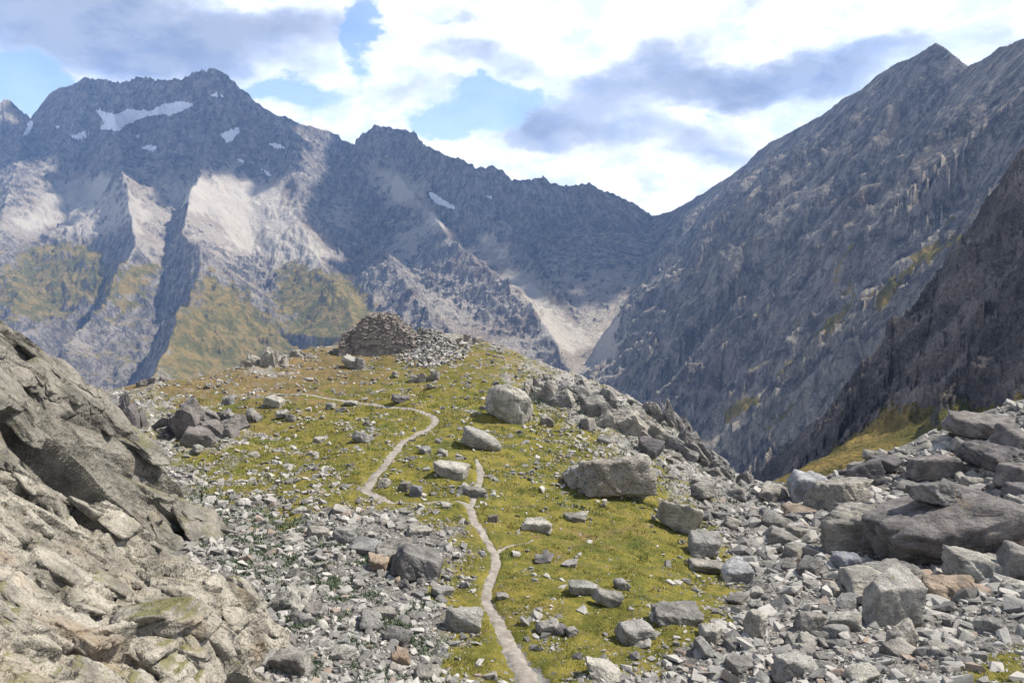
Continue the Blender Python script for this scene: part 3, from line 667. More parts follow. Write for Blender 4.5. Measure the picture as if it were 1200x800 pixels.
# ---- grouped individuals
PROTO = []
for i in range(14):
    mt = [M_ROCK, M_ROCK_P, M_ROCK, M_ROCK_D, M_ROCK_P, M_ROCK, M_ROCK_T if i < 7 else M_ROCK][i % 7]
    PROTO.append(rock_mesh('boulder', 200 + i, 4, mt, planes=8 + i % 7, p=44, rough=.05, squash=(1, .85, .7)))
rs = np.random.RandomState(5)
def scatter(n, polys, smin, smax, label, group, cap_px=60, protos=None):
    """boulders loose in an area of the photo; sizes in metres"""
    us = np.array([p[0] for P in polys for p in P]); vs = np.array([p[1] for P in polys for p in P])
    k = 0; tries = 0
    while k < n and tries < 60:
        tries += 1
        u = rs.uniform(us.min(), us.max(), 400); v = rs.uniform(vs.min(), vs.max(), 400)
        ins = np.max([poly_sd(u, v, P) for P in polys], axis=0) > 0
        u, v = u[ins], v[ins]; X, Y, Z = cast(u, v); pd = path_dist(X, Y)
        for a, x, y, z, q in zip(u, X, Y, Z, pd):
            if k >= n: break
            if not np.isfinite(x) or q < .5: continue
            s = smin + (smax - smin) * rs.rand() ** 2.0
            s = min(s, cap_px / F_PX * math.hypot(y, z))
            if any((x - bx) ** 2 + (y - by) ** 2 < (br + s * .42) ** 2 for bx, by, br in BLOCKED): continue
            o = bpy.data.objects.new('boulder', PROTO[rs.randint(len(PROTO)) if protos is None else protos[rs.randint(len(protos))]])
            C.objects.link(o); gz = float(ground_z(x, y)); hh = s * rs.uniform(.42, .8)
            o.location = (x, y, gz + hh * .22); o.scale = (s, s * rs.uniform(.6, .95), hh)
            o.rotation_euler = (rs.uniform(-.35, .35), rs.uniform(-.35, .35), rs.uniform(0, 6.28))
            o['label'] = label; o['category'] = 'boulder'; o['group'] = group
            BLOCKED.append((x, y, s * .45)); k += 1
    return k
scatter(80, [[(900,560),(960,545),(1200,500),(1200,700),(1000,720),(930,680),(890,610)]], .9, 3.0, 'loose angular grey block among many in the right boulder field', 'loose blocks of the boulder field', 62)
scatter(48, [[(780,760),(860,690),(1000,715),(1200,700),(1200,745),(1110,800),(800,800)]], .45, 1.15, 'loose pale block in the sunlit scree below the boulder field', 'blocks of the sunlit scree', 42, [0,1,2,4,5,8,9,11])
scatter(38, [[(300,600),(400,600),(530,650),(510,800),(290,800),(280,720)]], .4, 1.2, 'loose grey block in the scree between the left slabs and the path', 'blocks of the left scree', 40)
scatter(30, [[(620,440),(720,450),(830,500),(890,600),(840,640),(760,560),(640,480)]], .9, 2.6, 'weathered grey block on the rocky right shoulder of the knoll', 'blocks of the right shoulder', 34, [0,2,3,5,7,9])
scatter(30, [[(180,470),(330,430),(560,430),(600,460),(520,560),(400,580),(250,560)]], .6, 1.4, 'pale stone block lying in the turf on top of the knoll', 'blocks in the turf of the knoll', 18, [1,4,8,11,0])
print('boulders', len(BLOCKED), round(time.time() - T0, 1))
# ---- stuff: scree
def hull(seed, n):
    """an angular splinter: convex hull of a few points in a box"""
    rs = np.random.RandomState(seed); bm = bmesh.new()
    P = rs.uniform(-.5, .5, (n * 3, 3)); P = P[np.argsort(-(np.abs(P) ** 3).sum(1))[:n]]
    for p in P: bm.verts.new(p)
    r = bmesh.ops.convex_hull(bm, input=bm.verts); bmesh.ops.delete(bm, geom=[g for g in r['geom_interior'] if isinstance(g, bmesh.types.BMVert)], context='VERTS')
    bmesh.ops.triangulate(bm, faces=bm.faces); bm.verts.index_update()
    V = np.array([v.co[:] for v in bm.verts]); Fc = np.array([[v.index for v in f.verts] for f in bm.faces]); bm.free()
    return V / (V.max(0) - V.min(0)), Fc
def merge_stones(name, pos, size, seed, sub_big, label, cat, mat, flat=(.3, .7), big=None):
    rs = np.random.RandomState(seed); Vs, Fs, R1, R2, base = [], [], [], [], 0
    for sub in (0, 1) if sub_big else (0,):
        if sub == 0:
            protos = [hull(k, 9) for k in range(12)]; sel = np.where(~big)[0] if big is not None else np.arange(len(pos))
        else:
            protos = [hull(50 + k, 13) for k in range(16)]; sel = np.where(big)[0]
        for k, (PV, PF) in enumerate(protos):
            ids = sel[k::len(protos)]
            if not len(ids): continue
            n = len(ids); ax = rs.uniform(0, 2 * math.pi, n); tl = rs.uniform(-.5, .5, (n, 2))
            ca, sa = np.cos(ax), np.sin(ax)
            S = np.stack([size[ids] * rs.uniform(.8, 1.3, n), size[ids] * rs.uniform(.55, .95, n), size[ids] * rs.uniform(flat[0], flat[1], n)], 1)
            P = PV[None] * S[:, None]
            y1 = P[..., 1] * np.cos(tl[:, :1]) - P[..., 2] * np.sin(tl[:, :1]); z1 = P[..., 1] * np.sin(tl[:, :1]) + P[..., 2] * np.cos(tl[:, :1])
            x1 = P[..., 0] * np.cos(tl[:, 1:]) + z1 * np.sin(tl[:, 1:]); z1 = -P[..., 0] * np.sin(tl[:, 1:]) + z1 * np.cos(tl[:, 1:])
            X = x1 * ca[:, None] - y1 * sa[:, None]; Y = x1 * sa[:, None] + y1 * ca[:, None]
            Q = np.stack([X, Y, z1], 2) + pos[ids][:, None]
            Vs.append(Q.reshape(-1, 3)); Fs.append((PF[None] + (np.arange(n) * len(PV))[:, None, None]).reshape(-1, 3) + base); base += n * len(PV)
            R1.append(np.repeat(rs.rand(n), len(PV))); R2.append(np.repeat(rs.rand(n), len(PV)))
    me = np_mesh(name, np.concatenate(Vs), np.concatenate(Fs), dict(rnd=np.concatenate(R1), rnd2=np.concatenate(R2)), smooth=False)
    return link(name, me, mat, kind='stuff', label=label, cat=cat)
def build_scree():
    rs = np.random.RandomState(77); n = 430000
    u = rs.uniform(-60, 1260, n); v = rs.uniform(396, 830, n)
    X, Y, Z = cast(u, v); ok = np.isfinite(X) & (Y < 125); u, v, X, Y, Z = u[ok], v[ok], X[ok], Y[ok], Z[ok]
    _, _, g, r = ground_masks(X, Y, Z); pd = path_dist(X, Y)
    cl = fbm(X / 2.5, Y / 2.5, 3, 811)
    dens = (1 - g) * np.clip(.62 + 1.2 * cl, .18, 1) 
    top = sstep(640, 420, v)                       # stony turf on top of the knoll, clean meadow lower down
    clean = np.exp(-(((u - 690) / 120) ** 2 + ((v - 640) / 42) ** 2))
    dens = dens + g * (.035 + .34 * top * sstep(-.12, .35, cl) + .14 * sstep(.1, .4, cl)) * (1 - .9 * clean)
    dens = dens + g * .55 * sstep(460, 250, u) * sstep(480, 560, v) * sstep(-.25, .2, cl)
    dens = dens + g * .30 * sstep(600, 680, u) * sstep(600, 550, v)
    dens = dens * (1 - .5 * r) * (.04 + .96 * sstep(-.12, .25, pd))
    dens[(u > 880) & (v < 560 - (u - 880) * .18)] *= .5
    keep = rs.rand(len(u)) < dens * .62
    u, v, X, Y, Z, g = u[keep], v[keep], X[keep], Y[keep], Z[keep], g[keep]
    dist = np.sqrt(X * X + Y * Y + Z * Z)
    px = 1.65 * (1 - rs.rand(len(u))) ** (-1 / 2.0); px = np.minimum(px, np.where(u < 600, 13, 19))
    big_f = np.where((u > 880) & (v < 720), 1.25, 1.)
    s = np.minimum(px * big_f / F_PX * dist, np.where(u > 850, 1.1, .6) * np.where(g > .5, .75, 1))
    s = np.where(pd[keep] < 0, np.minimum(s, .09), s); z = ground_z(X, Y) + s * .12
    pos = np.stack([X, Y, z], 1)
    print('scree stones', len(s))
    merge_stones('scree', pos, s, 3, True, 'loose grey stones and gravel spread between the boulders and over the slopes', 'scree', M_SCREE, big=(s / dist * F_PX > 5.5))
build_scree()
# ---- the ruin and its rubble
def build_ruin():
    X, Y, Z = cast(438, 419); x0, y0 = float(X[0]), float(Y[0]); z0 = float(ground_z(x0, y0)); k = math.hypot(y0, z0) / F_PX
    prof_x = np.array([-42,-40,-34,-25,-17,-10,4,17,24,31,38,43,50]) * k; prof_h = np.array([16,27,29,32,42,48,49,48,41,36,33,26,3]) * k
    n = 60; gx = np.linspace(-41, 47, n) * k; gy = np.linspace(-.2, 6.5, 40)
    GX, GY = np.meshgrid(gx, gy); H = np.interp(GX, prof_x, prof_h)
    front = sstep(0, 1.6, GY + .5 * fbm(GX / 2, GY / 2, 2, 3)) * .55 + .45 * sstep(-.1, .3, GY); back = sstep(6.5, 4.2, GY)
    GZ = H * front * back + .25 * fbm(GX / 1., GY / 1., 3, 9)
    base = ground_z(x0 + GX.ravel(), y0 + GY.ravel()).min()
    V = np.stack([GX, GY, GZ - .3 + 0 * base], 2).reshape(-1, 3)
    o = link('stone_ruin', None, None, label='brown heap of piled stones, a collapsed hut on the crest of the knoll', cat='ruin')
    o.location = (x0, y0, z0 - .2)
    core = link('wall_core', np_mesh('wall_core', V, grid_quads(40, n), smooth=False), M_RUIN, parent=o)
    rs = np.random.RandomState(4); m = 5200
    px = rs.uniform(gx[0], gx[-1], m); py = rs.uniform(-.2, 5.6, m) ** 1.0
    fi = (px - gx[0]) / (gx[-1] - gx[0]) * (n - 1); fj = (py + .2) / 6.7 * 39
    pz = GZ[np.clip(fj.astype(int), 0, 39), np.clip(fi.astype(int), 0, n - 1)] - .3 + rs.uniform(-.2, .2, m)
    s = rs.uniform(.2, .62, m)
    me_o = merge_stones('piled_stones', np.stack([px, py, pz], 1), s, 8, False, None, None, M_RUIN, flat=(.3, .6))
    del me_o['kind']; me_o.parent = o
    BLOCKED.append((x0, y0, 4))
build_ruin()
def build_rubble():
    rs = np.random.RandomState(6); m = 1500
    u = rs.normal(503, 24, m); v = rs.normal(408, 11, m); u += (v - 405) * .0
    ok = (np.abs((u - 500) / 52) ** 2 + ((v - 408) / 22) ** 2 < 1); u, v = u[ok], v[ok]
    X, Y, Z = cast(u, np.maximum(v, 399)); f = np.isfinite(X); X, Y, u, v = X[f], Y[f], u[f], v[f]
    hgt = np.clip(1.5 * np.exp(-((u - 500) / 26) ** 2) * np.exp(-((v - 402) / 10.) ** 2), 0, 2)
    s = rs.uniform(.22, .62, len(u)); pos = np.stack([X, Y, ground_z(X, Y) + hgt * rs.uniform(.2, 1, len(u)) + .1], 1)
    merge_stones('rubble', pos, s, 9, False, 'pale fallen rubble spilling down beside the brown stone ruin', 'rubble', M_SCREE, flat=(.35, .7))
build_rubble()
# ---- rock outcrops on the knoll
def outcrop(u, vb, w, h, seed, label, mat, n=9, lean=.5):
    """jagged fins and blocks of bedrock fused into one outcrop"""
    rs = np.random.RandomState(seed); Vs, Fs, base = [], [], 0
    X, Y, Z = cast1(u, vb); x0, y0 = float(X[0]), float(Y[0]); z0 = float(ground_z(x0, y0)); k = math.hypot(y0, z0) / F_PX
    W, Hh = w * k, h * k
    for i in range(n):
        PV, PF = rock_shape(seed * 31 + i, 3, planes=8, p=44, rough=.07, layers=.05, tilt=1.1)
        s = rs.uniform(.25, .5) * W; q = rs.uniform(-.5, .5); e = 1 - abs(q) * 1.1
        sc3 = np.array([s * .45, s * .5, Hh * rs.uniform(.55, 1.1) * e + .1]) 
        P = PV * sc3; a = lean + rs.uniform(-.25, .25); P = np.stack([P[:, 0] * math.cos(a) + P[:, 2] * math.sin(a), P[:, 1], -P[:, 0] * math.sin(a) + P[:, 2] * math.cos(a)], 1)
        b = rs.uniform(-.5, .5); P = np.stack([P[:, 0] * math.cos(b) - P[:, 1] * math.sin(b), P[:, 0] * math.sin(b) + P[:, 1] * math.cos(b), P[:, 2]], 1)
        dx, dy = q * W, rs.uniform(0, .45) * W
        gz = float(ground_z(x0 + dx, y0 + dy)) - z0
        Vs.append(P + np.array([dx, dy, gz + sc3[2] * .05])); Fs.append(PF + base); base += len(P)
    o = link('rock_outcrop', np_mesh('rock_outcrop', np.concatenate(Vs), np.concatenate(Fs), smooth=False), mat, label=label, cat='rock outcrop')
    o.location = (x0, y0, z0)
outcrop(225, 512, 90, 42, 1, 'jagged outcrop of splintered grey rock on the left flank of the knoll', M_ROCK_D, 18, -.5)
outcrop(262, 500, 60, 22, 2, 'low fins of grey rock just above the jagged left outcrop', M_ROCK, 9, -.6)
outcrop(148, 500, 40, 40, 3, 'dark outcrop behind the shoulder of the left cliff', M_ROCK_D, 10, -.2)
outcrop(309, 431, 42, 26, 4, 'small crag standing on the skyline left of the ruin', M_ROCK, 10, .1)
outcrop(175, 452, 34, 10, 5, 'low dark rocks on the left end of the knoll skyline', M_ROCK_D, 6, .1)
outcrop(350, 420, 30, 8, 6, 'low stones on the skyline between the small crag and the ruin', M_ROCK, 6, .1)
outcrop(545, 402, 50, 12, 7, 'grey ledge on the skyline right of the rubble', M_ROCK, 8, .1)
outcrop(640, 470, 50, 30, 8, 'grey ribs of rock beside the whaleback boulder', M_ROCK, 12, -.6)
outcrop(690, 480, 70, 32, 9, 'broken bedrock band on the upper right shoulder', M_ROCK, 14, -.6)
outcrop(745, 510, 70, 36, 10, 'steep rock ribs in the middle of the right shoulder', M_ROCK, 14, -.7)
outcrop(790, 500, 60, 34, 11, 'rock crest on the right skyline of the knoll', M_ROCK, 12, -.5)
outcrop(822, 545, 60, 40, 12, 'lower rock ribs on the right shoulder toward the gully', M_ROCK, 12, -.8)
outcrop(862, 566, 50, 26, 13, 'last rocks of the shoulder where it meets the boulder field', M_ROCK, 9, -.5)
outcrop(500, 446, 34, 14, 14, 'small grey knob in the turf below the rubble', M_ROCK, 6, .1)
outcrop(350, 402, 1, 1, 15, 'x', M_ROCK, 1, .1) if False else None
outcrop(318, 715, 70, 34, 16, 'flat pale bedrock hump between the left slabs and the scree', M_ROCK_P, 12, .9)
# ---- left crags
def crag(name, pts, extra, azr, rr, label, seed, mat, big=1., dirn=0., nslab=300, slab=1.):
    T = tps_fit(np.array([pt(*q) for q in pts] + extra), .05)
    az = np.radians(np.linspace(*azr)); r = rr
    R, A = np.meshgrid(r, az, indexing='ij'); x = (R * np.sin(A)); y = (R * np.cos(A)); shp = x.shape
    z = tps_eval(T, x.ravel(), y.ravel()).reshape(shp)
    P = np.stack([x, y, z], 2)
    du = np.gradient(P, axis=0); dv = np.gradient(P, axis=1); N = np.cross(dv, du); N /= np.linalg.norm(N, axis=2)[..., None] + 1e-9
    N[N[..., 2] < 0] *= -1
    # coordinates along and across the slabs
    a = x * math.cos(dirn) + y * math.sin(dirn) - .35 * z; b = -x * math.sin(dirn) + y * math.cos(dirn) + .9 * z
    a, b = a.ravel(), b.ravel(); wa = .25 * fbm(a / 2, b / 2, 3, seed + 3)
    m1 = sstep(-.1, .25, fbm(a / 4, b / 4, 3, seed + 21)); m2 = sstep(-.05, .3, fbm(a / 2, b / 2, 3, seed + 22))
    wb = .3 * fbm(a / 3, b / 3, 3, seed + 4)
    f1, e1 = facets(a / (5.5 * big) + wa, b / (2.0 * big) + wb, seed, .9, .9)
    a2 = a * .9 + b * .45; b2 = -a * .45 + b * .9
    f2, e2 = facets(a2 / (2.4 * big) + wa, b2 / (.8 * big) + wb, seed + 1, .8, .7)
    f3, e3 = facets(a / .8 + wa * 2, b / .3 + wb * 2, seed + 2, .8, .7)
    d = f1 * .8 * big + f2 * .26 * big + f3 * .15 * m2 - .30 * big * np.exp(-e1 * 16) * m2 - .12 * big * np.exp(-e2 * 14) * m1
    d = d + .30 * fbm(a / 4, b / 2.5, 5, seed + 8) + .03 * fbm(a / .2, b / .2, 3, seed + 9)
    f4, e4 = facets(a2 / (.36 * big ** 1.5), b2 / (.2 * big ** 1.5), seed + 5, .8, .8); d = d + f4 * .045 * (1.6 - big); crk = np.clip(np.exp(-e1 * 22) * m2 + .8 * np.exp(-e2 * 18) * m1 + .5 * np.exp(-e3 * 9) * m2 * m1, 0, 1)
    P = P + N * d.reshape(shp)[..., None]
    gz = base_z(P[..., 0], P[..., 1])
    q = grid_quads(*shp)[:, ::-1]; below = (P[..., 2] < gz - .6).ravel(); q = q[~below[q].all(1)]
    used = np.unique(q); remap = np.full(x.size, -1); remap[used] = np.arange(len(used))
    V = P.reshape(-1, 3)[used]; T3 = remap[q]; T3 = np.concatenate([T3[:, [0, 1, 2]], T3[:, [0, 2, 3]]])
    # slabs and blocks of the same bedrock standing proud of it
    CK = [crk[used]]; rs = np.random.RandomState(seed); Vs, Fs, base = [V], [T3], len(V); Nr = N.reshape(-1, 3)[used]
    uu, vv = project(V[:, 0], V[:, 1], V[:, 2]); cand = np.where((uu > -60) & (vv < 840) & (V[:, 2] > base_z(V[:, 0], V[:, 1]) + .1) & (Nr[:, 2] > .55))[0]
    w = 1 / (np.hypot(V[cand, 0], V[cand, 1]) ** 2)
    ids = rs.choice(cand, nslab, p=w / w.sum())
    shapes = [rock_shape(seed + k, 4, planes=7 + k % 3, p=60, rough=.07, layers=.03, tilt=1.3) for k in range(7)] + [rock_shape(seed + 20 + k, 3, planes=7 + k % 3, p=60, rough=.07) for k in range(7)]
    for q_ in ids:
        dist = math.hypot(V[q_, 0], V[q_, 1]); L = (.3 + 1.8 * rs.rand() ** 2.4) * (dist / 16) ** .7 * slab
        PV, PF = shapes[rs.randint(7) + (0 if L > 1.3 else 7)]
        nn = Nr[q_] + rs.normal(0, .10, 3); nn /= np.linalg.norm(nn)
        ad = np.array([math.cos(dirn), math.sin(dirn), -.6]) + rs.normal(0, .22, 3); ad -= ad @ nn * nn; ad /= np.linalg.norm(ad); bd = np.cross(nn, ad)
        S = np.array([L, L * rs.uniform(.45, .9), min(L * rs.uniform(.2, .38), .5)]) * .5
        Q = (PV / np.abs(PV).max(0) * S) @ np.stack([ad, bd, nn]) + V[q_] - nn * S[2] * rs.uniform(.45, .85)
        Vs.append(Q); Fs.append(PF + base); base += len(Q); CK.append(np.zeros(len(Q)))
    nf = sum(len(q) for q in Fs); link(name, np_mesh(name, np.concatenate(Vs), np.concatenate(Fs), dict(crack=np.concatenate(CK)), smooth=np.arange(nf) >= len(T3)), mat, label=label, cat='rock outcrop')
up = [(-90,310,33),(-40,340,34),(0,378,34.5),(25,400,35),(50,417,35.5),(78,444,36),(100,461,36.5),(125,477,37),(150,510,37),(175,535,37),(200,570,37),(235,607,37),(268,640,36.5),
      (-60,420,29),(0,450,30),(50,490,31.5),(100,530,33),(150,570,34.5),(200,612,35.5),(-60,530,24),(0,535,25),(60,572,27),(120,605,30),(180,635,33),(240,652,35),(290,660,37)]
ex = [((u - CX) / F_PX * D, D, z) for u, D, z in ((-100,42,-8),(0,44,-11),(60,44,-13),(120,44,-16),(180,43,-18),(250,41,-19),(300,40,-18),(0,52,-25),(150,52,-28),(-60,20,-16),(60,21,-16),(150,24,-18),(220,28,-19),(280,32,-18))]
crag('cliff', up, ex, (-41, -16, 620), np.linspace(22, 58, 520), 'tall weathered grey crag descending from the left edge above the pale slabs', 1500, M_CRAG, 1.2, -.15, 300, .95)
lowp = [(-90,520,19),(0,545,19.5),(30,560,20),(60,582,20.5),(100,600,21),(140,630,22),(170,655,22.5),(0,600,16.5),(60,630,17.5),(120,655,19),(165,680,19.8),(0,670,13.8),(60,690,15),(110,690,16.5),(150,695,17.5),(210,690,19),(255,690,20.5),(285,684,22.5),
       (0,760,11),(80,740,13.5),(160,730,15.5),(220,720,17),(258,730,17.6),(275,770,16.2),(282,810,15),(230,800,14),(150,800,12.4),(60,800,10.8),(0,830,9.2),(150,870,10.5),(260,870,13),(-90,760,9.5)]
ex2 = [((u - CX) / F_PX * D, D, z) for u, D, z in ((-100,24,-11),(0,25,-12),(100,26,-14),(180,26,-15.5),(250,26,-15.8),(310,27,-16),(380,28,-16.5),(400,24,-15.5),(370,21,-15),(330,19,-14.5),(310,16,-13.5),(320,12,-12.5),(310,18,-14))]
crag('rock_slab', lowp, ex2, (-41, -11, 760), np.linspace(7.5, 29, 620), 'broad pale cracked slabs filling the lower left corner', 1600, M_SLAB, .62, -.1, 420, .9)
print('crags', round(time.time() - T0, 1))
# ---- grass tufts and low shrubs
def tufts(name, n, accept, blade, hgt, width, seed, label, cat, mat, spread=.10):
    rs = np.random.RandomState(seed); u = rs.uniform(-20, 1220, n); v = rs.uniform(400, 815, n)
    X, Y, Z = cast(u, v); ok = np.isfinite(X) & (Y < 110); u, v, X, Y, Z = u[ok], v[ok], X[ok], Y[ok], Z[ok]
    k = accept(u, v, X, Y, Z, rs); X, Y = X[k], Y[k]; m = len(X); dist = np.hypot(X, Y)
    fac = np.clip(dist / 35, .8, 2.4)
    cx = np.repeat(X, blade) + rs.normal(0, 1, m * blade) * spread * np.repeat(fac, blade); cy = np.repeat(Y, blade) + rs.normal(0, 1, m * blade) * spread * np.repeat(fac, blade)
    cz = ground_z(cx, cy) - .02; an = rs.uniform(0, 6.28, m * blade); F = np.repeat(fac, blade)
    h = hgt * rs.uniform(.5, 1.2, m * blade) * F; w = width * rs.uniform(.6, 1.3, m * blade) * F; ln = rs.uniform(.1, .9, m * blade) * h; an2 = an + rs.uniform(-1, 1, m * blade) + 1.57
    A = np.stack([cx - np.cos(an) * w, cy - np.sin(an) * w, cz], 1); B = np.stack([cx + np.cos(an) * w, cy + np.sin(an) * w, cz], 1)
    T = np.stack([cx + np.cos(an2) * ln, cy + np.sin(an2) * ln, cz + h], 1)
    V = np.stack([A, B, T], 1).reshape(-1, 3); Q = np.arange(len(V)).reshape(-1, 3); r = np.repeat(np.clip(np.repeat(rs.rand(m), blade) + rs.normal(0, .15, m * blade), 0, 1), 3)
    link(name, np_mesh(name, V, Q, dict(rnd=r), smooth=False), mat, kind='stuff', label=label, cat=cat); print(name, m)
def acc_grass(u, v, X, Y, Z, rs):
    _, _, g, r = ground_masks(X, Y, Z); pd = path_dist(X, Y)
    return (rs.rand(len(u)) < g * sstep(-.2, .3, fbm(X / 1.5, Y / 1.5, 3, 5))) & (pd > .1) & (Y < 75)
def acc_shrub(u, v, X, Y, Z, rs):
    a = poly_sd(u, v, [(215,560),(300,590),(400,610),(520,680),(520,800),(300,800),(280,700),(230,640)])
    c = fbm(X / 1.6, Y / 1.6, 3, 15)
    return (rs.rand(len(u)) < sstep(-10, 30, a) * sstep(-.05, .2, c)) | ((rs.rand(len(u)) < .25 * sstep(.15, .4, c)) & (u > 620) & (u < 900) & (v < 600) & (v > 450))
tufts('grass', 60000, acc_grass, 6, .13, .018, 21, 'short yellow-green alpine grass of the meadow', 'grass', M_BLADE)
tufts('ground_cover', 90000, acc_shrub, 10, .16, .04, 22, 'low dark green alpine plants growing between the scree stones', 'plants', M_SHRUB, .13)
print('stuff', round(time.time() - T0, 1))
#@@SECTION WORLD
SUN_AZ, SUN_EL = math.radians(76), math.radians(53)   # azimuth from +y towards +x
SUN_DIR = Vector((math.sin(SUN_AZ) * math.cos(SUN_EL), math.cos(SUN_AZ) * math.cos(SUN_EL), math.sin(SUN_EL)))
def azel(u, v):
    x, y, z = pt(u, v, 1.); return math.atan2(x, y), math.atan2(z, math.hypot(x, y))
def world():
    n = NT('World', True); bpy.context.scene.world = n.m
    sky = n.n('ShaderNodeTexSky', sky_type='NISHITA'); sky.sun_disc = False; sky.sun_elevation = SUN_EL; sky.sun_rotation = SUN_AZ
    sky.altitude = 2300; sky.air_density = 1.0; sky.dust_density = .6
    V = n.n('ShaderNodeTexCoord').outputs['Generated']
    sp = n.n('ShaderNodeSeparateXYZ'); n.put(sp.inputs[0], V); x, y, z = sp.outputs
    az = n.math('ARCTAN2', x, y); el = n.math('ARCSINE', z)
    cb = n.n('ShaderNodeCombineXYZ'); n.put(cb.inputs[0], az); n.put(cb.inputs[1], el); E = cb.outputs[0]
    # a layered cloud coordinate: flatter towards the horizon
    st = n.mapping(E, (1, 1.7, 1))
    w1 = n.noise(st, 7., 6, .6, 0., 1); wv = n.n('ShaderNodeVectorMath', operation='MULTIPLY_ADD')
    sub = n.n('ShaderNodeVectorMath', operation='SUBTRACT'); n.put(sub.inputs[0], w1); sub.inputs[1].default_value = (.5, .5, .5)
    n.put(wv.inputs[0], sub.outputs[0]); wv.inputs[1].default_value = (.18, .11, 0); n.put(wv.inputs[2], E); Wp = wv.outputs[0]
    def blob(u, v, ru, rv, wgt):
        a, e = azel(u, v); m = n.mapping(Wp, (F_PX / ru, F_PX / rv, 1), (0, 0, 0), (-a * F_PX / ru, -e * F_PX / rv, 0))
        l = n.n('ShaderNodeVectorMath', operation='LENGTH'); n.put(l.inputs[0], m)
        return n.ramp(l.outputs['Value'], .0, 1.35, wgt, 0.)
    def total(L):
        s = None
        for q in L:
            b = blob(*q); s = b if s is None else n.math('ADD', s, b)
        return s
    blue = total([(20,92,62,42,1.15),(-60,90,80,40,.8),(428,50,30,52,1.),(440,10,30,30,.6),(365,115,90,26,1.05),(330,95,40,20,.6),(545,130,95,42,1.15),(600,118,70,22,.7),(490,150,60,22,.7),(845,130,34,9,.9),(390,150,50,16,.7),(770,246,40,8,.5),(1000,60,10,8,.3)])
    grey = total([(150,30,260,58,1.15),(40,20,120,50,.7),(330,20,120,26,.7),(215,60,120,30,.5),(540,62,50,22,.85),(590,82,60,16,.7),(470,105,80,22,.6),(640,150,52,34,.8),(700,135,90,34,.85),
                  (790,62,60,34,.9),(840,96,190,26,1.0),(950,95,120,34,.9),(690,92,70,22,.55),(790,165,110,30,.85),(640,178,60,14,.5),(860,185,70,14,.6),(880,12,16,10,.5),(535,5,24,14,.7),(1060,60,50,18,.6),(1150,60,60,20,.4),(590,160,30,20,.5)])
    base = n.noise(st, 6.5, 9, .6, .2); fine = n.noise(st, 17., 9, .62, .1)
    bz = n.math('ADD', blue, n.math('MULTIPLY', n.math('SUBTRACT', fine, .5), 1.6)); bz = n.math('ADD', bz, n.math('MULTIPLY', n.math('SUBTRACT', base, .5), 1.))
    # elsewhere than in the frame: broken cumulus
    off = n.ramp(el, .34, .5); offb = n.math('MULTIPLY', off, n.ramp(base, .42, .62, 1., 0.))
    clear = n.ramp(n.math('ADD', bz, offb), .48, .95, 0., .85)
    gz = n.math('ADD', grey, n.math('MULTIPLY', n.math('SUBTRACT', fine, .5), 1.5)); gz = n.math('ADD', gz, n.math('MULTIPLY', n.math('SUBTRACT', base, .47), 2.0))
    gfac = n.ramp(gz, .12, .95)
    cloud = n.mix(gfac, (CL_W, CL_W, CL_W * 1.01), (.48 * CL_W, .51 * CL_W, .58 * CL_W))
    cloud = n.mix(n.math('MULTIPLY', n.ramp(gz, .75, 1.45), .6), cloud, (.20 * CL_W, .225 * CL_W, .29 * CL_W))
    soft = n.mix(n.ramp(fine, .35, .6), (.70, .76, .88), (1.08, 1.08, 1.08)); cloud = n.mix(1., cloud, soft, 'MULTIPLY')
    lp = n.mix(n.ramp(el, .36, .9), (1., 1., 1.), (.24, .28, .36)); cloud = n.mix(1., cloud, lp, 'MULTIPLY')
    bgs = n.n('ShaderNodeBackground'); n.put(bgs.inputs[0], sky.outputs[0]); bgs.inputs[1].default_value = SKY_S
    bgc = n.n('ShaderNodeBackground'); n.put(bgc.inputs[0], cloud); bgc.inputs[1].default_value = 1.
    thin = n.n('ShaderNodeMixShader'); n.put(thin.inputs[0], clear); n.put(thin.inputs[1], bgc.outputs[0]); n.put(thin.inputs[2], bgs.outputs[0])
    o = n.n('ShaderNodeOutputWorld'); n.t.links.new(thin.outputs[0], o.inputs[0])
    n.m.cycles.sampling_method = 'MANUAL'; n.m.cycles.sample_map_resolution = 512
CL_W, SKY_S = .92, .12
world()
ld = bpy.data.lights.new('sun', 'SUN'); ld.energy = 5.; ld.angle = math.radians(1.); ld.color = (1, .94, .84)
lo = bpy.data.objects.new('sun', ld); C.objects.link(lo); lo.rotation_euler = SUN_DIR.to_track_quat('Z', 'Y').to_euler()
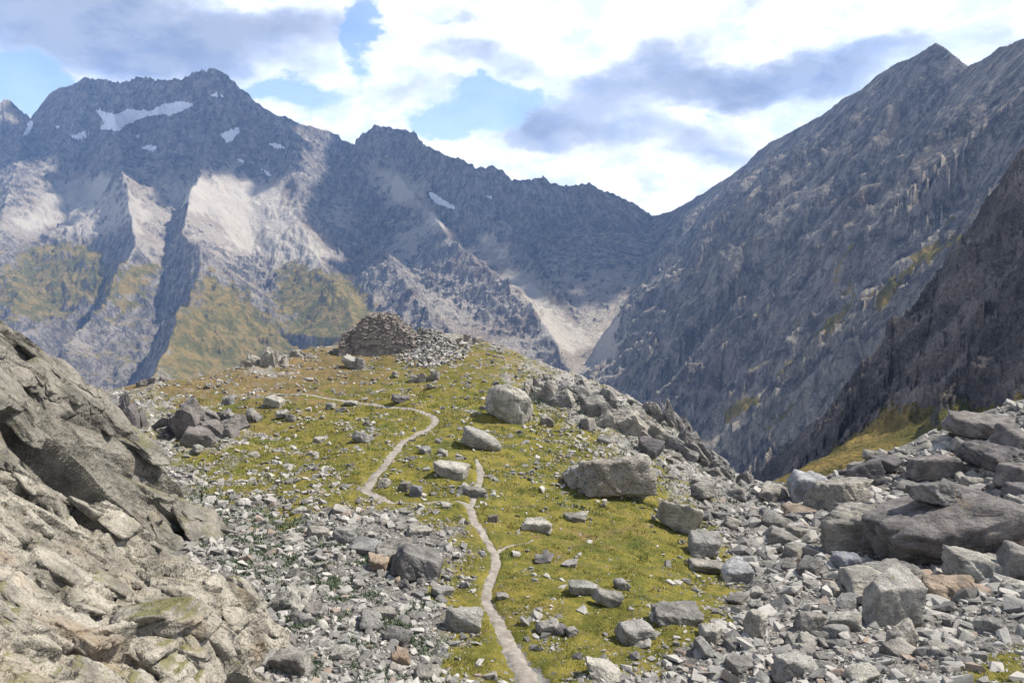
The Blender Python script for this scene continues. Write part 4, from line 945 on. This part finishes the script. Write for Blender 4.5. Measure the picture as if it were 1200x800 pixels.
# ---- clouds that throw the shade on the far slopes
SHADE = [[(-60,110),(0,105),(60,95),(150,80),(250,65),(300,110),(338,150),(345,190),(300,205),(240,192),(180,200),(120,215),(78,216),(100,185),(60,178),(0,196),(-60,200)],
 [(395,165),(455,130),(500,165),(560,190),(600,215),(590,262),(560,240),(470,190),(430,195)],
 [(375,250),(410,215),(470,240),(500,300),(440,300),(395,290)],
 [(610,205),(775,245),(765,285),(735,318),(690,352),(655,335),(610,285),(600,240)],
]
def clouds():
    x, y, z, u, v = [q[::7] for q in FAR[:5]]; top = 3000.
    M = bpy.data.materials.new('cloud'); M.use_nodes = True; b = M.node_tree.nodes['Principled BSDF']; b.inputs['Base Color'].default_value = (.9, .9, .92, 1); b.inputs['Roughness'].default_value = 1
    vis = np.hypot(x, y) > 1500
    for k, P in enumerate(SHADE):
        rs = np.random.RandomState(k + 1)
        ins = (poly_sd(u, v, P) > 0) & vis & (z > np.where(x < 600, -420, -300))
        t = (top - z[ins]) / SUN_DIR.z; cx = x[ins] + SUN_DIR.x * t; cy = y[ins] + SUN_DIR.y * t
        g = np.unique(np.round(np.stack([cx, cy], 1) / 85).astype(int), axis=0) * 85.
        g = g + rs.uniform(-40, 40, g.shape)
        PV, PF = ico(2); n = len(g); R = rs.uniform(60, 120, n); S = np.stack([R, R, R * rs.uniform(.5, 1.1, n)], 1)
        V = PV[None] * S[:, None] * rs.uniform(.85, 1.15, (n, len(PV), 1)); V = V + np.concatenate([g, (top + rs.uniform(-60, 160, n))[:, None]], 1)[:, None]
        link('cloud', np_mesh('cloud', V.reshape(-1, 3), (PF[None] + (np.arange(n) * len(PV))[:, None, None]).reshape(-1, 3)), M, kind='structure')
        print('cloud puffs', n)
clouds()
# ---- air
def haze():
    x0, x1, y0, y1, z0, z1 = -9500, 9500, -600, 9600, -2600, 1700
    V = np.array([(x, y, z) for z in (z0, z1) for y in (y0, y1) for x in (x0, x1)], float)
    Q = np.array([(0,2,3,1),(4,5,7,6),(0,1,5,4),(2,6,7,3),(0,4,6,2),(1,3,7,5)])
    m = bpy.data.materials.new('haze'); m.use_nodes = True; t = m.node_tree; t.nodes.clear()
    pv = t.nodes.new('ShaderNodeVolumePrincipled'); o = t.nodes.new('ShaderNodeOutputMaterial'); t.links.new(pv.outputs[0], o.inputs['Volume'])
    pv.inputs['Color'].default_value = (.26, .47, .93, 1); pv.inputs['Density'].default_value = HAZE_D; pv.inputs['Anisotropy'].default_value = .1
    link('haze', np_mesh('haze', V, Q, smooth=False), m, kind='stuff', label='thin blue mountain air between the camera and the far peaks', cat='haze')
HAZE_D = 5.2e-5
haze()
cam = bpy.data.cameras.new('camera'); co = bpy.data.objects.new('camera', cam); C.objects.link(co)
cam.sensor_width = 36; cam.lens = 36 * F_PX / 1200; cam.clip_start = .5; cam.clip_end = 40000
co.rotation_euler = (math.pi / 2 - PITCH, 0, 0)
sc = bpy.context.scene; sc.camera = co
sc.view_settings.view_transform = 'Standard'; sc.view_settings.look = 'None'; sc.view_settings.gamma = 1; sc.view_settings.exposure = .82
sc.cycles.max_bounces = 4; sc.cycles.diffuse_bounces = 2; sc.cycles.volume_bounces = 0
print('done', round(time.time() - T0, 1))
